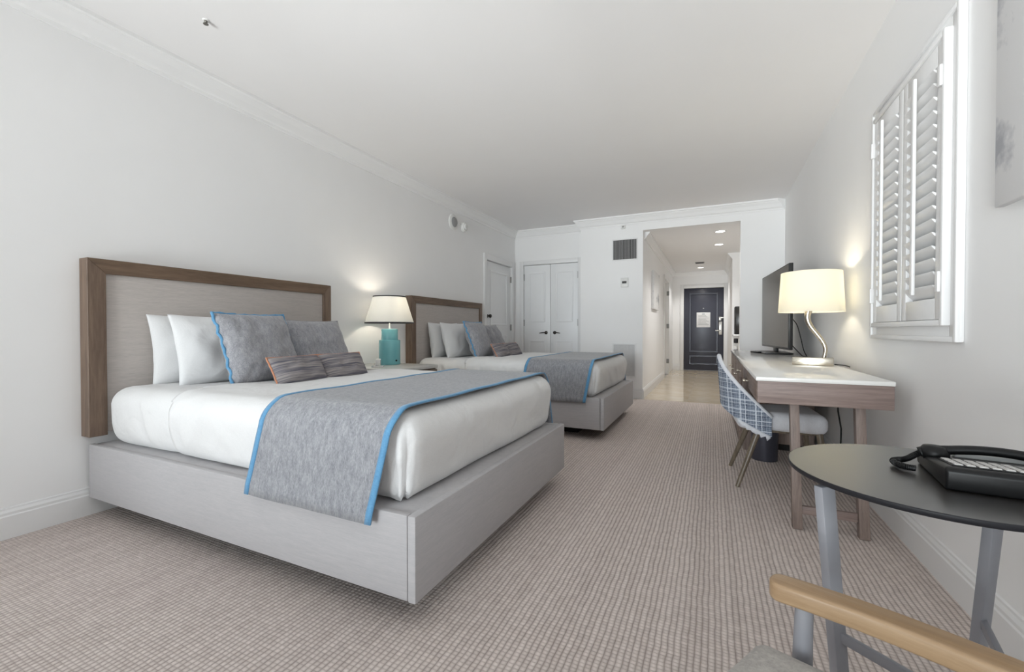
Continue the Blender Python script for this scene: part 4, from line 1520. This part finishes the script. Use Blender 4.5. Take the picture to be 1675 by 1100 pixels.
# upper air grille
gr = empty('air_grille', (-1.178, YV, 2.05))
tag(gr, 'dark slatted air grille high on the end wall', 'vent')
box('duct_back', (-.172, .172, -.004, -.001, .0, .295), 'duct', gr)
bm = bmesh.new()
for d in ((-.185, .185, -.012, -.001, -.012, .004), (-.185, .185, -.012, -.001, .291, .307), (-.185, -.170, -.012, -.001, .004, .291), (.170, .185, -.012, -.001, .004, .291)):
    bm_box(bm, *d, bev=.002, seg=1)
obj('grille_frame', bm, 'trim', gr)
sl = None
for k in range(16):
    if sl is None:
        bm = bmesh.new(); bm_box(bm, -.0045, .0045, -.004, .004, .004, .291); sl = obj('slat', bm, 'grille', gr)
        q = sl
    else:
        q = bpy.data.objects.new('slat', sl.data); COL.objects.link(q); q.parent = gr
    q.location = (-.16 + k * .0213, -.0085, 0); q.rotation_euler = (0, 0, math.radians(25))
# lower return grille behind the second bed
lg = empty('return_grille', (-1.185, YV, .32))
tag(lg, 'pale low return-air grille behind the farther bed', 'vent')
box('grille_back', (-.16, .16, -.005, -.001, 0, .48), 'pale_grille', lg)
bm = bmesh.new()
for d in ((-.17, .17, -.014, -.001, -.01, .008), (-.17, .17, -.014, -.001, .472, .49), (-.17, -.155, -.014, -.001, .008, .472), (.155, .17, -.014, -.001, .008, .472)):
    bm_box(bm, *d)
obj('grille_frame', bm, 'trim', lg)
sl = None
for k in range(22):
    if sl is None:
        bm = bmesh.new(); bm_box(bm, -.155, .155, -.012, -.004, 0, .011); sl = obj('slat', bm, 'pale_grille', lg); q = sl
    else:
        q = bpy.data.objects.new('slat', sl.data); COL.objects.link(q); q.parent = lg
    q.location = (0, 0, .012 + k * .021)
# thermostat and small detector
th = empty('thermostat', (-1.18, YV, 1.64)); tag(th, 'small white thermostat under the air grille', 'thermostat')
box('thermostat_body', (-.055, .055, -.028, -.001, 0, .14), 'plastic_white', th, .006)
box('display', (-.032, .032, -.0295, -.0282, .055, .088), 'duct', th)
de = empty('occupancy_sensor', (-1.20, YV, 2.50)); tag(de, 'tiny white sensor above the air grille', 'sensor')
box('sensor_body', (-.03, .03, -.03, -.001, 0, .06), 'plastic_white', de, .008)
box('sensor_eye', (-.015, .015, -.032, -.0302, .018, .044), 'grille', de)
# round alarm devices on the left wall
def disc(name, loc, r, d, label, mat2, cat):
    e = empty(name, loc); tag(e, label, cat)
    M = Matrix.Rotation(PI / 2, 4, 'Y')
    bm = bmesh.new(); tmp = bmesh.new(); bm_lathe(tmp, [(0, .0005), (r, .0005), (r, d * .45), (r * .86, d), (0, d)], 32)
    merge(bm, tmp, M); obj('housing', bm, 'plastic_white', e, True, angle=40)
    bm = bmesh.new(); tmp = bmesh.new(); bm_lathe(tmp, [(0, d), (r * .62, d), (r * .62, d + .004), (r * .5, d + .016), (0, d + .02)], 32)
    merge(bm, tmp, M); obj('cover', bm, mat2, e, True, angle=40)
disc('alarm_speaker', (XL, 4.785, 2.412), .105, .02, 'round grey alarm speaker high on the headboard wall', 'grille', 'alarm')
disc('smoke_detector', (XL, 5.03, 2.40), .068, .045, 'small round white detector beside the alarm speaker', 'plastic_white', 'detector')
# ceiling sprinkler
sp = empty('ceiling_sprinkler', (-2.50, 1.44, H)); tag(sp, 'small metal sprinkler head on the bedroom ceiling', 'sprinkler')
bm = bmesh.new(); bm_lathe(bm, [(0, -.0005), (.016, -.0005), (.015, -.004), (.010, -.006), (0, -.006)], 20)
obj('escutcheon', bm, 'plastic_white', sp, True)
bm = bmesh.new(); bm_lathe(bm, [(0, -.0065), (.009, -.0065), (.008, -.014), (.006, -.016), (.006, -.02), (.013, -.021), (.013, -.023), (0, -.024)], 16)
obj('sprinkler_head', bm, 'brass', sp, True, angle=40)
# hallway downlights
for k, (x, y, lab) in enumerate(((.098, 7.05, 'round recessed downlight nearest the hallway opening'), (.095, 8.1, 'middle round recessed downlight in the hallway ceiling'), (-.25, 10.9, 'round recessed downlight in front of the entry door'))):
    e = empty('downlight', (x, y, HC)); tag(e, lab, 'ceiling light', 'hallway downlights')
    bm = bmesh.new(); bm_lathe(bm, [(.062, -.0005), (.085, -.0005), (.084, -.006), (.066, -.009), (.062, -.006)], 32, close=True)
    obj('trim_ring', bm, 'trim', e, True)
    bm = bmesh.new(); bm_lathe(bm, [(0, -.003), (.0615, -.003), (.0615, -.0015), (0, -.0015)], 32)
    obj('lens', bm, 'downlight', e, True)
    d = bpy.data.lights.new('downlight_light', 'SPOT'); d.energy = 50; d.color = (1, .98, .95); d.spot_size = math.radians(130); d.spot_blend = .6; d.shadow_soft_size = .06
    l_ = bpy.data.objects.new('downlight_light', d); COL.objects.link(l_); l_.location = (x, y, HC - .02)
vt = empty('ceiling_vent', (-.25, 10.1, HC)); tag(vt, 'small dark vent in the hallway ceiling', 'vent')
box('vent_frame', (-.09, .09, -.09, .09, -.010, -.0005), 'grille', vt, .003)
for k in range(4):
    box('slat', (-.075, .075, -.066 + k * .037, -.044 + k * .037, -.014, -.0101), 'duct', vt)

# refreshment niche beyond the opening
nc = empty('niche_cabinet', (CX1 + .07, 6.75, 0)); tag(nc, 'low wooden cabinet with pale top in the hallway niche', 'cabinet')
box('cabinet_body', (0, .59, 0, 2.34, .06, .59), 'desk_y', nc, .003)
box('cabinet_top', (-.01, .594, -.01, 2.345, .591, .62), 'stone', nc, .003)
box('plinth', (.05, .57, .03, 2.30, 0, .0605), 'plinth', nc)
for k in range(4):
    dr = box('cabinet_door', (-.018, -.0005, .005 + k * .585, .58 + k * .585, .07, .58), 'desk_y', nc, .003)
    bm = bmesh.new(); bm_tube(bm, [(-.0185, .07 + k * .585, .45), (-.035, .07 + k * .585, .45), (-.035, .07 + k * .585, .33), (-.0185, .07 + k * .585, .33)], .005, 8)
    obj('handle', bm, 'chrome', dr, True)
sf = box('niche_shelf', (CX1 + .004, .995, 8.62, 9.098, .905, .93), 'trim', None, .002)
tag(sf, 'white shelf across the end of the hallway niche', 'shelf')
mw = empty('microwave_oven', (.62, 8.86, .931)); tag(mw, 'black appliance standing on the hallway niche shelf', 'appliance')
box('appliance_body', (-.25, .25, -.19, .2, .0, .50), 'black', mw, .008)
box('appliance_door', (-.24, .10, -.204, -.191, .03, .48), 'tv_screen', mw, .004)
bm = bmesh.new(); bm_tube(bm, [(.07, -.204, .42), (.07, -.235, .42), (.07, -.235, .1), (.07, -.204, .1)], .007, 8)
obj('handle', bm, 'steel', mw, True)
cm = empty('coffee_maker', (.445, 8.86, .6205)); tag(cm, 'small white and black coffee maker on the niche cabinet', 'coffee maker')
box('machine_body', (-.02, .09, -.10, .10, 0, .24), 'plastic_white', cm, .02)
box('brew_head', (-.085, -.0205, -.06, .06, .15, .235), 'black', cm, .01)
box('drip_tray', (-.085, -.0205, -.06, .06, 0, .03), 'black', cm, .004)
bm = bmesh.new(); bm_lathe(bm, [(0, .0305), (.022, .0305), (.026, .09), (.023, .09), (.02, .036), (0, .036)], 18, cx=-.053)
obj('cup', bm, 'porcelain', cm, True)
